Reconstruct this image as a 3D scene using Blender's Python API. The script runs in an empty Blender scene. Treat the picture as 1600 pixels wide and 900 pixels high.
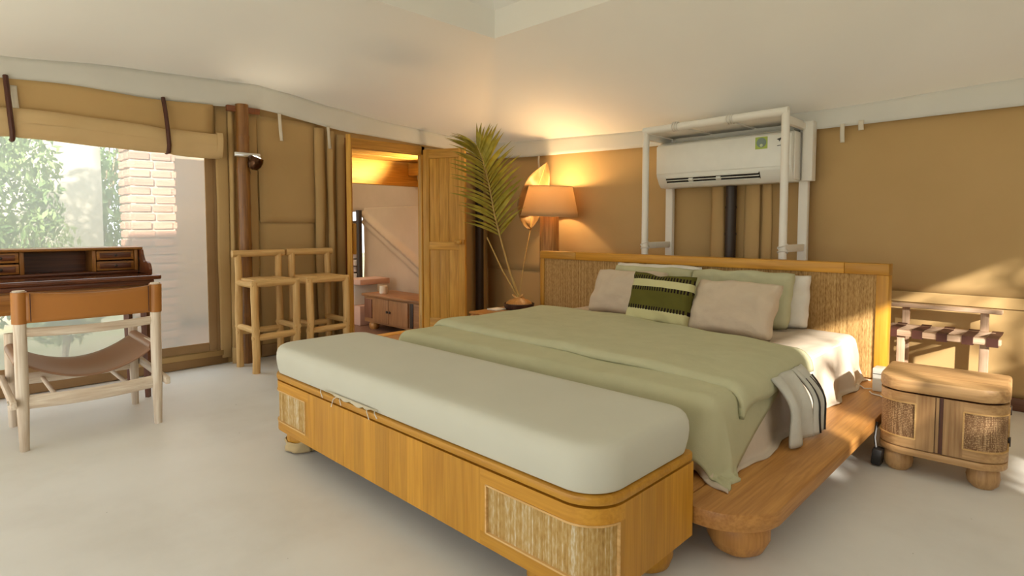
import bpy, bmesh, math, random
from mathutils import Vector, Matrix, Euler, noise
random.seed(7)
PI = math.pi
sc = bpy.context.scene
COL = sc.collection
R = math.radians

# ------------------------------------------------------------------ camera, light, exposure
cam = bpy.data.cameras.new('camera'); camo = bpy.data.objects.new('camera', cam); COL.objects.link(camo)
cam.sensor_width = 36; cam.lens = 36 * 903 / 1600; cam.shift_y = -0.03; cam.clip_start = 0.05
camo.location = (0, 0, 1.2); camo.rotation_euler = (R(87.0), 0, R(44.4))
sc.camera = camo

w = bpy.data.worlds.new('sky'); sc.world = w; w.use_nodes = True
bg = w.node_tree.nodes['Background']; bg.inputs[0].default_value = (0.93, 0.98, 1.0, 1); bg.inputs[1].default_value = 1.0
sun = bpy.data.lights.new('sun', 'SUN'); sun.energy = 4.5; sun.color = (1, 0.92, 0.80); sun.angle = R(1.2)
suno = bpy.data.objects.new('sun', sun); COL.objects.link(suno)
suno.rotation_euler = Vector((-0.80, 0.62, -0.42)).to_track_quat('-Z', 'Y').to_euler()
sc.view_settings.view_transform = 'Standard'; sc.view_settings.look = 'None'
sc.view_settings.gamma = 1; sc.view_settings.use_curve_mapping = False
sc.view_settings.exposure = 1.36

# ------------------------------------------------------------------ materials
def newmat(name):
    m = bpy.data.materials.new(name); m.use_nodes = True
    nt = m.node_tree; return m, nt, nt.nodes, nt.links, nt.nodes['Principled BSDF']
def rgba(c): return (c[0], c[1], c[2], 1)
def ramp(N, stops):
    r = N.new('ShaderNodeValToRGB'); cr = r.color_ramp
    while len(cr.elements) > 1: cr.elements.remove(cr.elements[0])
    cr.elements[0].position = stops[0][0]; cr.elements[0].color = rgba(stops[0][1])
    for p, c in stops[1:]:
        e = cr.elements.new(p); e.color = rgba(c)
    return r
def coords(N, L, scale=(1,1,1), kind='Object', rnd=False):
    tc = N.new('ShaderNodeTexCoord'); mp = N.new('ShaderNodeMapping'); mp.inputs['Scale'].default_value = scale
    L.new(tc.outputs[kind], mp.inputs[0])
    if rnd:
        oi = N.new('ShaderNodeObjectInfo'); mu = N.new('ShaderNodeVectorMath'); mu.operation = 'SCALE'
        mu.inputs[0].default_value = (17, 31, 23); L.new(oi.outputs['Random'], mu.inputs['Scale']); L.new(mu.outputs[0], mp.inputs['Location'])
    return mp
def bump(N, L, src, bsdf, strength=0.3, dist=0.01):
    b = N.new('ShaderNodeBump'); b.inputs['Strength'].default_value = strength; b.inputs['Distance'].default_value = dist
    L.new(src, b.inputs['Height']); L.new(b.outputs[0], bsdf.inputs['Normal']); return b
MATS = {}
def wood(name, dark, light, axis='x', rough=0.5, scale=1.0, vary=0.25, streak=0.0):
    key = name + axis
    if key in MATS: return MATS[key]
    m, nt, N, L, P = newmat(key)
    s = [9*scale]*3; s['xyz'.index(axis)] = 0.7*scale
    mp = coords(N, L, s, rnd=True)
    n1 = N.new('ShaderNodeTexNoise'); n1.inputs['Scale'].default_value = 2.2; n1.inputs['Detail'].default_value = 5; n1.inputs['Distortion'].default_value = 1.2
    L.new(mp.outputs[0], n1.inputs['Vector'])
    s2 = [70*scale]*3; s2['xyz'.index(axis)] = 2.5*scale
    mp2 = coords(N, L, s2, rnd=True)
    n2 = N.new('ShaderNodeTexNoise'); n2.inputs['Scale'].default_value = 1.5; n2.inputs['Detail'].default_value = 3
    L.new(mp2.outputs[0], n2.inputs['Vector'])
    mx = N.new('ShaderNodeMath'); mx.operation = 'MULTIPLY_ADD'; mx.inputs[1].default_value = 0.45
    L.new(n2.outputs[0], mx.inputs[0]); 
    ad = N.new('ShaderNodeMath'); ad.operation = 'MULTIPLY'; ad.inputs[1].default_value = 0.62
    L.new(n1.outputs[0], ad.inputs[0]); L.new(ad.outputs[0], mx.inputs[2])
    rp = ramp(N, [(0.34, dark), (0.66, light)]); L.new(mx.outputs[0], rp.inputs[0])
    hs = N.new('ShaderNodeHueSaturation'); oi = N.new('ShaderNodeObjectInfo')
    mr = N.new('ShaderNodeMapRange'); mr.inputs[3].default_value = 1 - vary; mr.inputs[4].default_value = 1 + vary
    L.new(oi.outputs['Random'], mr.inputs[0]); L.new(mr.outputs[0], hs.inputs['Value']); L.new(rp.outputs[0], hs.inputs['Color'])
    L.new(hs.outputs[0], P.inputs['Base Color']); P.inputs['Roughness'].default_value = rough
    bump(N, L, n2.outputs[0], P, 0.12, 0.004)
    MATS[key] = m; return m
def cloth(name, col, col2=None, weave=900, rough=0.9, bstr=0.15, wr=6.0, wrs=0.25, trans=0.0):
    if name in MATS: return MATS[name]
    m, nt, N, L, P = newmat(name)
    col2 = col2 or tuple(c*0.88 for c in col)
    mp = coords(N, L)
    n1 = N.new('ShaderNodeTexNoise'); n1.inputs['Scale'].default_value = wr; n1.inputs['Detail'].default_value = 4; L.new(mp.outputs[0], n1.inputs['Vector'])
    rp = ramp(N, [(0.3, col2), (0.7, col)]); L.new(n1.outputs[0], rp.inputs[0]); L.new(rp.outputs[0], P.inputs['Base Color'])
    P.inputs['Roughness'].default_value = rough; P.inputs['Specular IOR Level'].default_value = 0.15
    n2 = N.new('ShaderNodeTexNoise'); n2.inputs['Scale'].default_value = weave; L.new(mp.outputs[0], n2.inputs['Vector'])
    b1 = bump(N, L, n1.outputs[0], P, wrs, 0.02)
    b2 = N.new('ShaderNodeBump'); b2.inputs['Strength'].default_value = bstr; b2.inputs['Distance'].default_value = 0.002
    L.new(n2.outputs[0], b2.inputs['Height']); L.new(b1.outputs[0], b2.inputs['Normal']); L.new(b2.outputs[0], P.inputs['Normal'])
    if trans > 0:
        t = N.new('ShaderNodeBsdfTranslucent'); L.new(rp.outputs[0], t.inputs[0])
        mx = N.new('ShaderNodeMixShader'); mx.inputs[0].default_value = trans
        L.new(P.outputs[0], mx.inputs[1]); L.new(t.outputs[0], mx.inputs[2]); L.new(mx.outputs[0], N['Material Output'].inputs[0])
    MATS[name] = m; return m
def plain(name, col, rough=0.5, metal=0.0, spec=0.5):
    if name in MATS: return MATS[name]
    m, nt, N, L, P = newmat(name)
    mp = coords(N, L); n = N.new('ShaderNodeTexNoise'); n.inputs['Scale'].default_value = 12; n.inputs['Detail'].default_value = 3; L.new(mp.outputs[0], n.inputs['Vector'])
    rp = ramp(N, [(0.3, tuple(c*0.965 for c in col)), (0.7, col)]); L.new(n.outputs[0], rp.inputs[0]); L.new(rp.outputs[0], P.inputs['Base Color'])
    P.inputs['Roughness'].default_value = rough; P.inputs['Metallic'].default_value = metal; P.inputs['Specular IOR Level'].default_value = spec
    MATS[name] = m; return m
def reed(name, cols, fu=(1,0,0), scale=55.0, cross=140.0, stripes=0.0):
    # reeds bound together: narrow strands across direction fu, faint binding along z
    if name in MATS: return MATS[name]
    m, nt, N, L, P = newmat(name)
    s = tuple(scale if c else 0.0 for c in fu)
    mp = coords(N, L, s)
    wn = N.new('ShaderNodeTexNoise'); wn.inputs['Scale'].default_value = 1.0; wn.inputs['Detail'].default_value = 8; wn.inputs['Roughness'].default_value = 0.9
    L.new(mp.outputs[0], wn.inputs['Vector'])
    mpf = coords(N, L, (150, 150, 40)); nf = N.new('ShaderNodeTexNoise'); nf.inputs['Scale'].default_value = 1; nf.inputs['Detail'].default_value = 2; L.new(mpf.outputs[0], nf.inputs['Vector'])
    ad = N.new('ShaderNodeMath'); ad.operation = 'MULTIPLY_ADD'; ad.inputs[1].default_value = 0.24
    sb = N.new('ShaderNodeMath'); sb.operation = 'SUBTRACT'; sb.inputs[1].default_value = 0.5
    L.new(nf.outputs[0], sb.inputs[0]); L.new(sb.outputs[0], ad.inputs[0]); L.new(wn.outputs[0], ad.inputs[2])
    rp = ramp(N, [(0.38, cols[0]), (0.47, cols[1]), (0.54, cols[2]), (0.62, cols[3])]); L.new(ad.outputs[0], rp.inputs[0])
    L.new(rp.outputs[0], P.inputs['Base Color']); P.inputs['Roughness'].default_value = 0.75
    bump(N, L, ad.outputs[0], P, 0.6, 0.006)
    MATS[name] = m; return m
def canemat(name, base, hole, sc_=400.0):
    if name in MATS: return MATS[name]
    m, nt, N, L, P = newmat(name)
    mp = coords(N, L, (sc_, sc_, sc_*0.62))
    ch = N.new('ShaderNodeTexVoronoi'); ch.inputs['Scale'].default_value = 0.5; ch.inputs['Randomness'].default_value = 0.35; L.new(mp.outputs[0], ch.inputs['Vector'])
    mp2 = coords(N, L, (14, 14, 3)); n = N.new('ShaderNodeTexNoise'); n.inputs['Scale'].default_value = 4; n.inputs['Detail'].default_value = 5; L.new(mp2.outputs[0], n.inputs['Vector'])
    ad = N.new('ShaderNodeMath'); ad.operation = 'MULTIPLY_ADD'; ad.inputs[1].default_value = 0.8
    L.new(n.outputs[0], ad.inputs[0]); L.new(ch.outputs['Distance'], ad.inputs[2])
    rp = ramp(N, [(0.55, base), (1.0, hole)]); L.new(ad.outputs[0], rp.inputs[0]); L.new(rp.outputs[0], P.inputs['Base Color'])
    P.inputs['Roughness'].default_value = 0.7
    bump(N, L, ch.outputs['Distance'], P, 0.5, 0.003)
    MATS[name] = m; return m
def leafmat(name, c1, c2, trans=0.35):
    if name in MATS: return MATS[name]
    m, nt, N, L, P = newmat(name)
    mp = coords(N, L); n = N.new('ShaderNodeTexNoise'); n.inputs['Scale'].default_value = 3.0; n.inputs['Detail'].default_value = 4; L.new(mp.outputs[0], n.inputs['Vector'])
    rp = ramp(N, [(0.35, c1), (0.65, c2)]); L.new(n.outputs[0], rp.inputs[0]); L.new(rp.outputs[0], P.inputs['Base Color'])
    P.inputs['Roughness'].default_value = 0.55
    t = N.new('ShaderNodeBsdfTranslucent'); L.new(rp.outputs[0], t.inputs[0])
    mx = N.new('ShaderNodeMixShader'); mx.inputs[0].default_value = trans
    L.new(P.outputs[0], mx.inputs[1]); L.new(t.outputs[0], mx.inputs[2]); L.new(mx.outputs[0], N['Material Output'].inputs[0])
    MATS[name] = m; return m
def emit(name, col, s):
    m, nt, N, L, P = newmat(name)
    P.inputs['Base Color'].default_value = rgba(col); P.inputs['Emission Color'].default_value = rgba(col); P.inputs['Emission Strength'].default_value = s
    MATS[name] = m; return m

GOLD = ((0.44, 0.190, 0.010), (0.60, 0.295, 0.028))      # bench timber
def gold(ax): return wood('gold_wood', *GOLD, axis=ax, rough=0.42, vary=0.12)
def teak(ax): return wood('teak', (0.34, 0.140, 0.030), (0.56, 0.275, 0.075), axis=ax, rough=0.45, vary=0.12)
def doorw(ax): return wood('door_wood', (0.40, 0.185, 0.02), (0.66, 0.36, 0.06), axis=ax, rough=0.55, vary=0.08)
def logw(ax): return wood('log_wood', (0.52, 0.29, 0.085), (0.76, 0.50, 0.21), axis=ax, rough=0.6, vary=0.08)
def dkw(ax): return wood('dark_desk_wood', (0.055, 0.014, 0.006), (0.17, 0.052, 0.018), axis=ax, rough=0.3, vary=0.1)
def dkl(ax): return wood('amber_desk_wood', (0.20, 0.07, 0.012), (0.40, 0.17, 0.035), axis=ax, rough=0.3, vary=0.1)
def palew(ax): return wood('whitewashed_wood', (0.52, 0.39, 0.27), (0.78, 0.69, 0.57), axis=ax, rough=0.7, vary=0.08)
def rackw(ax): return wood('rack_wood', (0.40, 0.25, 0.15), (0.66, 0.47, 0.33), axis=ax, rough=0.7, vary=0.1)
canvas = cloth('tan_canvas', (0.61, 0.415, 0.19), (0.57, 0.385, 0.172), wr=2.2, wrs=0.35, trans=0.10)
canvas_dk = cloth('tan_canvas_hem', (0.36, 0.225, 0.11), (0.31, 0.19, 0.09), wr=3, wrs=0.3)
canvas_in = cloth('blind_canvas', (0.66, 0.475, 0.25), (0.60, 0.43, 0.22), wr=3, wrs=0.4)
ceilm = cloth('white_roof_canvas', (0.80, 0.775, 0.70), (0.77, 0.745, 0.675), wr=1.2, wrs=0.3, trans=0.05)
valm = cloth('white_valance', (0.80, 0.80, 0.76), (0.76, 0.76, 0.72), wr=3, wrs=0.4, trans=0.12)
whitep = plain('white_paint', (0.86, 0.84, 0.78), 0.55)
acwhite = plain('glossy_white_plastic', (0.87, 0.88, 0.83), 0.35)
black = plain('black_plastic', (0.015, 0.013, 0.012), 0.45)
darkm = plain('dark_metal', (0.035, 0.022, 0.016), 0.4)
chrome = plain('chrome', (0.75, 0.74, 0.72), 0.2, 1.0)
leather = plain('tan_leather', (0.42, 0.165, 0.03), 0.42)
leather_seat = plain('worn_brown_leather', (0.30, 0.16, 0.09), 0.45)
strapm = plain('dark_brown_strap', (0.075, 0.022, 0.012), 0.6)
cordw = plain('white_cord', (0.75, 0.72, 0.66), 0.6)
sage = cloth('sage_linen', (0.56, 0.55, 0.36), (0.52, 0.515, 0.33), weave=260, wr=9, wrs=0.28, bstr=0.35)
sagep = cloth('sage_pillow', (0.54, 0.53, 0.34), None, weave=260, wr=9, wrs=0.35)
whitec = cloth('white_cotton', (0.78, 0.74, 0.66), None, weave=500, wr=8, wrs=0.45)
beigec = cloth('beige_cotton', (0.62, 0.51, 0.38), (0.57, 0.46, 0.34), weave=500, wr=8, wrs=0.6)
sheetm = cloth('oatmeal_sheet', (0.66, 0.56, 0.45), None, weave=500, wr=8, wrs=0.4)
greyc = cloth('pale_grey_cotton', (0.66, 0.65, 0.58), None, weave=500, wr=10, wrs=0.5)
cushm = cloth('stone_upholstery', (0.62, 0.615, 0.52), (0.60, 0.595, 0.50), weave=700, wr=4, wrs=0.08)
reedm = reed('headboard_reed', [(0.15,0.07,0.018),(0.36,0.20,0.06),(0.50,0.31,0.11),(0.62,0.44,0.20)], scale=60)
reedm2 = reed('bench_reed', [(0.30,0.15,0.03),(0.50,0.30,0.08),(0.58,0.40,0.16),(0.78,0.72,0.54)], fu=(1,1,0), scale=46)
canem = canemat('woven_cane', (0.66, 0.44, 0.23), (0.20, 0.10, 0.04))
# floor
m, nt, N, L, P = newmat('white_screed'); floorm = m
mp = coords(N, L)
n1 = N.new('ShaderNodeTexNoise'); n1.inputs['Scale'].default_value = 1.1; n1.inputs['Detail'].default_value = 6; n1.inputs['Roughness'].default_value = 0.6; L.new(mp.outputs[0], n1.inputs['Vector'])
n2 = N.new('ShaderNodeTexNoise'); n2.inputs['Scale'].default_value = 60; n2.inputs['Detail'].default_value = 2; L.new(mp.outputs[0], n2.inputs['Vector'])
rp = ramp(N, [(0.3, (0.70, 0.69, 0.65)), (0.5, (0.78, 0.78, 0.75)), (0.72, (0.82, 0.825, 0.80))]); L.new(n1.outputs[0], rp.inputs[0])
rs = ramp(N, [(0.26, (0.22, 0.19, 0.15)), (0.29, (1, 1, 1))]); rs.color_ramp.interpolation = 'LINEAR'
vo = N.new('ShaderNodeTexVoronoi'); vo.inputs['Scale'].default_value = 5.0; L.new(mp.outputs[0], vo.inputs['Vector'])
rv = ramp(N, [(0.018, (0.2, 0.17, 0.13)), (0.024, (1, 1, 1))]); L.new(vo.outputs['Distance'], rv.inputs[0])
mxx = N.new('ShaderNodeMix'); mxx.data_type = 'RGBA'; mxx.blend_type = 'MULTIPLY'; mxx.inputs[0].default_value = 0.6
L.new(rp.outputs[0], mxx.inputs[6]); L.new(rv.outputs[0], mxx.inputs[7]); L.new(mxx.outputs[2], P.inputs['Base Color'])
P.inputs['Roughness'].default_value = 0.42; P.inputs['Specular IOR Level'].default_value = 0.4
bump(N, L, n1.outputs[0], P, 0.08, 0.02)

# ------------------------------------------------------------------ mesh building
class MB:
    def __init__(s): s.bm = bmesh.new()
    def _add(s, verts, faces):
        vs = [s.bm.verts.new(v) for v in verts]
        for f in faces:
            try: s.bm.faces.new([vs[i] for i in f])
            except ValueError: pass
        return vs
    def box(s, x0, x1, y0, y1, z0, z1, bev=0.0, rot=None, piv=None, seg=2):
        b = bmesh.new()
        bmesh.ops.create_cube(b, size=1)
        bmesh.ops.scale(b, vec=(x1-x0, y1-y0, z1-z0), verts=b.verts)
        if bev > 0: bmesh.ops.bevel(b, geom=b.edges[:], offset=bev, segments=seg, profile=0.5, affect='EDGES')
        if rot is not None: bmesh.ops.rotate(b, cent=(0,0,0), matrix=Euler(rot).to_matrix(), verts=b.verts)
        bmesh.ops.translate(b, vec=((x0+x1)/2, (y0+y1)/2, (z0+z1)/2), verts=b.verts)
        s.merge(b); return s
    def merge(s, b):
        me = bpy.data.meshes.new('tmp'); b.to_mesh(me); b.free(); s.bm.from_mesh(me); bpy.data.meshes.remove(me)
    def tube(s, pts, rad, seg=12, caps=True):
        pts = [Vector(p) for p in pts]; n = len(pts)
        if not hasattr(rad, '__len__'): rad = [rad]*n
        rings = []; prev = None
        for i, p in enumerate(pts):
            t = (pts[min(i+1, n-1)] - pts[max(i-1, 0)]).normalized()
            if prev is None:
                a = Vector((0,0,1)) if abs(t.z) < 0.9 else Vector((1,0,0)); u = t.cross(a).normalized()
            else: u = (prev - t*prev.dot(t)).normalized()
            prev = u; v = t.cross(u)
            rings.append([s.bm.verts.new(p + (u*math.cos(2*PI*k/seg) + v*math.sin(2*PI*k/seg))*rad[i]) for k in range(seg)])
        for i in range(n-1):
            for k in range(seg):
                s.bm.faces.new((rings[i][k], rings[i][(k+1)%seg], rings[i+1][(k+1)%seg], rings[i+1][k]))
        if caps:
            s.bm.faces.new(rings[0][::-1]); s.bm.faces.new(rings[-1])
        return s
    def lathe(s, prof, c=(0,0,0), seg=24, sx=1, sy=1):
        rings = []
        for r, z in prof:
            if r < 1e-5: rings.append([s.bm.verts.new((c[0], c[1], c[2]+z))])
            else: rings.append([s.bm.verts.new((c[0]+sx*r*math.cos(2*PI*k/seg), c[1]+sy*r*math.sin(2*PI*k/seg), c[2]+z)) for k in range(seg)])
        for a, b in zip(rings, rings[1:]):
            for k in range(seg):
                k2 = (k+1) % seg
                if len(a) == 1 and len(b) == 1: continue
                if len(a) == 1: s.bm.faces.new((a[0], b[k2], b[k]))
                elif len(b) == 1: s.bm.faces.new((a[k], a[k2], b[0]))
                else: s.bm.faces.new((a[k], a[k2], b[k2], b[k]))
        return s
    def prism(s, poly, a0, a1, axis='z', bev=0.0):
        b = bmesh.new()
        def P(u, v, a):
            return {'z': (u, v, a), 'y': (u, a, v), 'x': (a, u, v)}[axis]
        lo = [b.verts.new(P(u, v, a0)) for u, v in poly]; hi = [b.verts.new(P(u, v, a1)) for u, v in poly]
        n = len(poly)
        b.faces.new(lo); b.faces.new(hi)
        for i in range(n): b.faces.new((lo[i], lo[(i+1)%n], hi[(i+1)%n], hi[i]))
        bmesh.ops.recalc_face_normals(b, faces=b.faces)
        if bev > 0:
            es = [e for e in b.edges if len(e.link_faces) == 2 and e.calc_face_angle() > 0.6]
            bmesh.ops.bevel(b, geom=es, offset=bev, segments=2, profile=0.5, affect='EDGES')
        s.merge(b); return s
    def grid(s, f, nu, nv):
        vs = [[s.bm.verts.new(f(i/nu, j/nv)) for j in range(nv+1)] for i in range(nu+1)]
        for i in range(nu):
            for j in range(nv): s.bm.faces.new((vs[i][j], vs[i+1][j], vs[i+1][j+1], vs[i][j+1]))
        return s
    def mesh(s, name, mat, smooth=True, ang=38, fix=True):
        if fix: bmesh.ops.recalc_face_normals(s.bm, faces=s.bm.faces)
        me = bpy.data.meshes.new(name); s.bm.to_mesh(me); s.bm.free()
        if smooth:
            for p in me.polygons: p.use_smooth = True
            me.set_sharp_from_angle(angle=R(ang))
        if mat: me.materials.append(mat)
        return me
    def build(s, name, mat, parent=None, loc=(0,0,0), rot=(0,0,0), label=None, cat=None, group=None, kind=None, smooth=True, solid=0, ang=38, fix=True, soff=-1.0, sub=0):
        o = link(name, s.mesh(name, mat, smooth, ang, fix), parent, loc, rot)
        tag(o, label, cat, group, kind)
        if solid:
            md = o.modifiers.new('thick', 'SOLIDIFY'); md.thickness = solid; md.offset = soff
        if sub:
            md = o.modifiers.new('smooth', 'SUBSURF'); md.levels = sub; md.render_levels = sub
        return o
def link(name, me, parent=None, loc=(0,0,0), rot=(0,0,0), scale=(1,1,1)):
    o = bpy.data.objects.new(name, me); COL.objects.link(o); o.parent = parent
    o.location = loc; o.rotation_euler = rot; o.scale = scale; return o
def tag(o, label=None, cat=None, group=None, kind=None):
    if label: o['label'] = label
    if cat: o['category'] = cat
    if group: o['group'] = group
    if kind: o['kind'] = kind
    return o
def thing(name, label, cat, loc=(0,0,0), rz=0.0, group=None):
    o = bpy.data.objects.new(name, None); COL.objects.link(o); o.location = loc; o.rotation_euler = (0,0,rz)
    o.empty_display_size = 0.1
    return tag(o, label, cat, group)
def copy_tree(o, parent=None):
    c = o.copy(); COL.objects.link(c); c.parent = parent
    for ch in [x for x in list(bpy.data.objects) if x.parent == o]: copy_tree(ch, c)
    return c
def lerp_tab(tab, x):
    if x <= tab[0][0]: return tab[0][1]
    for (a, va), (b, vb) in zip(tab, tab[1:]):
        if x <= b:
            t = (x-a)/(b-a); t = t*t*(3-2*t)*0.5 + t*0.5
            return va + (vb-va)*t
    return tab[-1][1]
def rr(x0, x1, y0, y1, r, n=8, corners=(1,1,1,1)):
    # rounded rectangle outline, corners in the order lower-left, lower-right, upper-right, upper-left
    out = []
    for (cx, cy, a, on, px, py) in ((x0+r, y0+r, PI, corners[0], x0, y0), (x1-r, y0+r, 1.5*PI, corners[1], x1, y0), (x1-r, y1-r, 0, corners[2], x1, y1), (x0+r, y1-r, 0.5*PI, corners[3], x0, y1)):
        if on:
            for k in range(n+1):
                t = a + k/n*PI/2; out.append((cx + r*math.cos(t), cy + r*math.sin(t)))
        else: out.append((px, py))
    return out
def rr2(x0, x1, y0, y1, rf, rb, n=10):
    out = []
    for (cx, cy, a, r) in ((x0+rf, y0+rf, PI, rf), (x1-rf, y0+rf, 1.5*PI, rf), (x1-rb, y1-rb, 0, rb), (x0+rb, y1-rb, 0.5*PI, rb)):
        for k in range(n+1):
            t = a + k/n*PI/2; out.append((cx + r*math.cos(t), cy + r*math.sin(t)))
    return out
class Path:
    # open path: left side, front, right side of a box with rounded front corners; s is the distance along it
    def __init__(s, x0, x1, y0, y1, r):
        pts = [(x0, y1)]
        for k in range(17):
            t = PI + k/16*PI/2; pts.append((x0+r+r*math.cos(t), y0+r+r*math.sin(t)))
        for k in range(17):
            t = 1.5*PI + k/16*PI/2; pts.append((x1-r+r*math.cos(t), y0+r+r*math.sin(t)))
        pts.append((x1, y1)); s.p = pts; s.d = [0]
        for a, b in zip(pts, pts[1:]): s.d.append(s.d[-1] + math.hypot(b[0]-a[0], b[1]-a[1]))
        s.len = s.d[-1]
        s.left = y1-y0-r; s.arc = PI*r/2; s.front = x1-x0-2*r
    def at(s, d):
        d = min(max(d, 0), s.len)
        for i in range(len(s.p)-1):
            if d <= s.d[i+1] + 1e-9:
                a, b = s.p[i], s.p[i+1]; l = s.d[i+1]-s.d[i]; t = (d-s.d[i])/l
                tx, ty = (b[0]-a[0])/l, (b[1]-a[1])/l
                return a[0]+(b[0]-a[0])*t, a[1]+(b[1]-a[1])*t, ty, -tx
    def slab(s, mb, s0, s1, z0, z1, o0, o1):
        ds = sorted({s0, s1} | {d for d in s.d if s0+1e-4 < d < s1-1e-4})
        vs = []
        for d in ds:
            x, y, nx, ny = s.at(d)
            vs.append([mb.bm.verts.new((x+nx*o, y+ny*o, z)) for o, z in ((o0,z0),(o1,z0),(o1,z1),(o0,z1))])
        for a, b in zip(vs, vs[1:]):
            for k in range(4): mb.bm.faces.new((a[k], a[(k+1)%4], b[(k+1)%4], b[k]))
        mb.bm.faces.new(vs[0][::-1]); mb.bm.faces.new(vs[-1])
        return mb
def wob(*a): return noise.noise(Vector((tuple(a) + (0.37, 0.61))[:3]))

# ------------------------------------------------------------------ structure: floor, walls, roof
XL, YB, XR, YR = -5.35, 5.0, 1.9, -3.0
MB().box(XL-0.03, XR+0.05, YR-0.6, YB+0.05, -0.2, 0).build('floor', floorm, kind='structure', smooth=False)
grd = cloth('sandy_ground', (0.42, 0.36, 0.25), (0.26, 0.28, 0.13), wr=1.5)
MB().box(-30, 30, -30, 30, -0.45, -0.3).build('ground', grd, kind='structure', smooth=False)

def wall_cells(mb, us, vs, hole, f):
    for a, b in zip(us, us[1:]):
        for c, d in zip(vs, vs[1:]):
            if not hole((a+b)/2, (c+d)/2): mb.box(*f(a, b, c, d))
WY0, WY1, WZ0, WZ1 = -1.5, 1.72, 0.19, 1.93           # window opening in the left wall
DY0, DY1, DZ = 3.08, 3.98, 2.06                        # door opening
mb = MB()
wall_cells(mb, [YR, WY0, WY1, DY0, DY1, YB], [0, WZ0, WZ1, DZ, 2.5],
           lambda y, z: (WY0 < y < WY1 and WZ0 < z < WZ1) or (DY0 < y < DY1 and z < DZ), lambda a, b, c, d: (XL-0.03, XL, a, b, c, d))
wl = mb.build('wall_left', canvas, kind='structure', smooth=False)
# sewn flaps, hems and folds on the canvas
def flap(parent, axis, a0, a1, z0, z1, off, mat=canvas, bend=0.006, wav=0.008, seed=0):
    # a thin strip of canvas standing a little proud of its wall
    def f(u, v):
        a = a0 + (a1-a0)*u; z = z0 + (z1-z0)*v
        d = off + bend*math.sin(PI*u) + wav*wob(a*3+seed, z*1.3, seed)
        a += 0.012*wob(z*1.6, seed*3.1, u)
        return (XL+d, a, z) if axis == 'x' else (a, YB-d, z)
    return MB().grid(f, 6, 16).build('canvas_flap', mat, parent, solid=0.006)
flap(wl, 'x', 1.80, 1.90, 0.05, 2.28, 0.010, seed=1)
flap(wl, 'x', 1.905, 1.945, 0.03, 2.26, 0.022, bend=0.02, seed=2)
flap(wl, 'x', 2.03, 2.15, 0.10, 2.24, 0.014, bend=0.012, seed=3)
flap(wl, 'x', 2.16, 2.72, 0.06, 1.27, 0.010, seed=4)
flap(wl, 'x', 2.16, 2.72, 1.24, 2.20, 0.020, seed=5)
flap(wl, 'x', 2.70, 2.80, 0.05, 2.16, 0.03, bend=0.03, wav=0.03, seed=6)
flap(wl, 'x', 2.83, 2.90, 0.05, 2.14, 0.02, bend=0.035, wav=0.03, seed=7)
flap(wl, 'x', 2.93, 3.03, 0.05, 2.12, 0.012, bend=0.02, seed=8)
flap(wl, 'x', 4.02, 4.5, 0.05, 2.10, 0.012, bend=0.02, seed=9)
flap(wl, 'x', 2.15, 2.85, 0.01, 0.12, 0.03, canvas_dk, seed=10)
flap(wl, 'x', 1.88, 2.0, 0.0, 0.14, 0.06, canvas, bend=0.04, seed=11)
flap(wl, 'x', -1.5, 1.86, 0.005, 0.075, 0.012, canvas_dk, seed=12)
flap(wl, 'x', -1.5, 1.86, 0.075, 0.12, 0.006, canvas, seed=13)
# window: a canvas welt around a clear hazy sheet
win = MB()
win.box(XL-0.002, XL+0.012, WY1-0.01, WY1+0.055, WZ0-0.06, WZ1, 0.003).box(XL-0.002, XL+0.011, WY0, WY1-0.011, WZ0-0.06, WZ0+0.01, 0.003)
win.box(XL-0.002, XL+0.004, WY1+0.055, WY1+0.085, WZ0-0.09, WZ1, 0.002)
wino = win.build('window_1', canvas_dk, kind='structure')
m, nt, N, L, P = newmat('hazy_clear_sheet')
tr = N.new('ShaderNodeBsdfTransparent'); tl = N.new('ShaderNodeBsdfTranslucent'); tl.inputs[0].default_value = (0.95, 0.97, 0.93, 1)
mx = N.new('ShaderNodeMixShader'); mx.inputs[0].default_value = 0.30; L.new(tr.outputs[0], mx.inputs[1]); L.new(tl.outputs[0], mx.inputs[2])
gl = N.new('ShaderNodeBsdfGlossy'); gl.inputs['Roughness'].default_value = 0.15
mx2 = N.new('ShaderNodeMixShader'); mx2.inputs[0].default_value = 0.03; L.new(mx.outputs[0], mx2.inputs[1]); L.new(gl.outputs[0], mx2.inputs[2])
L.new(mx2.outputs[0], N['Material Output'].inputs[0]); haze = m
MB().grid(lambda u, v: (XL-0.015+0.01*wob(u*6, v*4), WY0+(WY1-WY0)*u, WZ0+(WZ1-WZ0)*v), 24, 12).build('pane', haze, wino)

mb = MB(); mb.box(XL-0.03, XR, YB, YB+0.03, 0, 2.4)
wb = mb.build('wall_back', canvas, kind='structure', smooth=False)
flap(wb, 'y', -5.3, -2.33, 0.05, 0.70, 0.010, seed=21)
flap(wb, 'y', -5.3, -2.33, 0.69, 2.15, 0.018, seed=22)
flap(wb, 'y', -2.36, -2.24, 0.05, 2.1, 0.03, bend=0.015, seed=23)
flap(wb, 'y', -2.06, -1.93, 0.05, 2.1, 0.03, bend=0.015, seed=24)
flap(wb, 'y', -1.92, -1.84, 0.05, 2.1, 0.02, bend=0.01, seed=25)
flap(wb, 'y', -1.85, 1.8, 0.08, 0.68, 0.008, seed=26)
flap(wb, 'y', -1.85, 1.8, 0.66, 0.735, 0.020, seed=27)
flap(wb, 'y', -1.85, 1.8, 0.73, 2.1, 0.012, seed=28)
bbm = wood('dark_base_wood', (0.09, 0.03, 0.012), (0.17, 0.07, 0.03), 'x')
MB().box(-5.3, XR, YB-0.05, YB-0.03, 0, 0.085, 0.004).build('baseboard_back', bbm, kind='structure')
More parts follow.
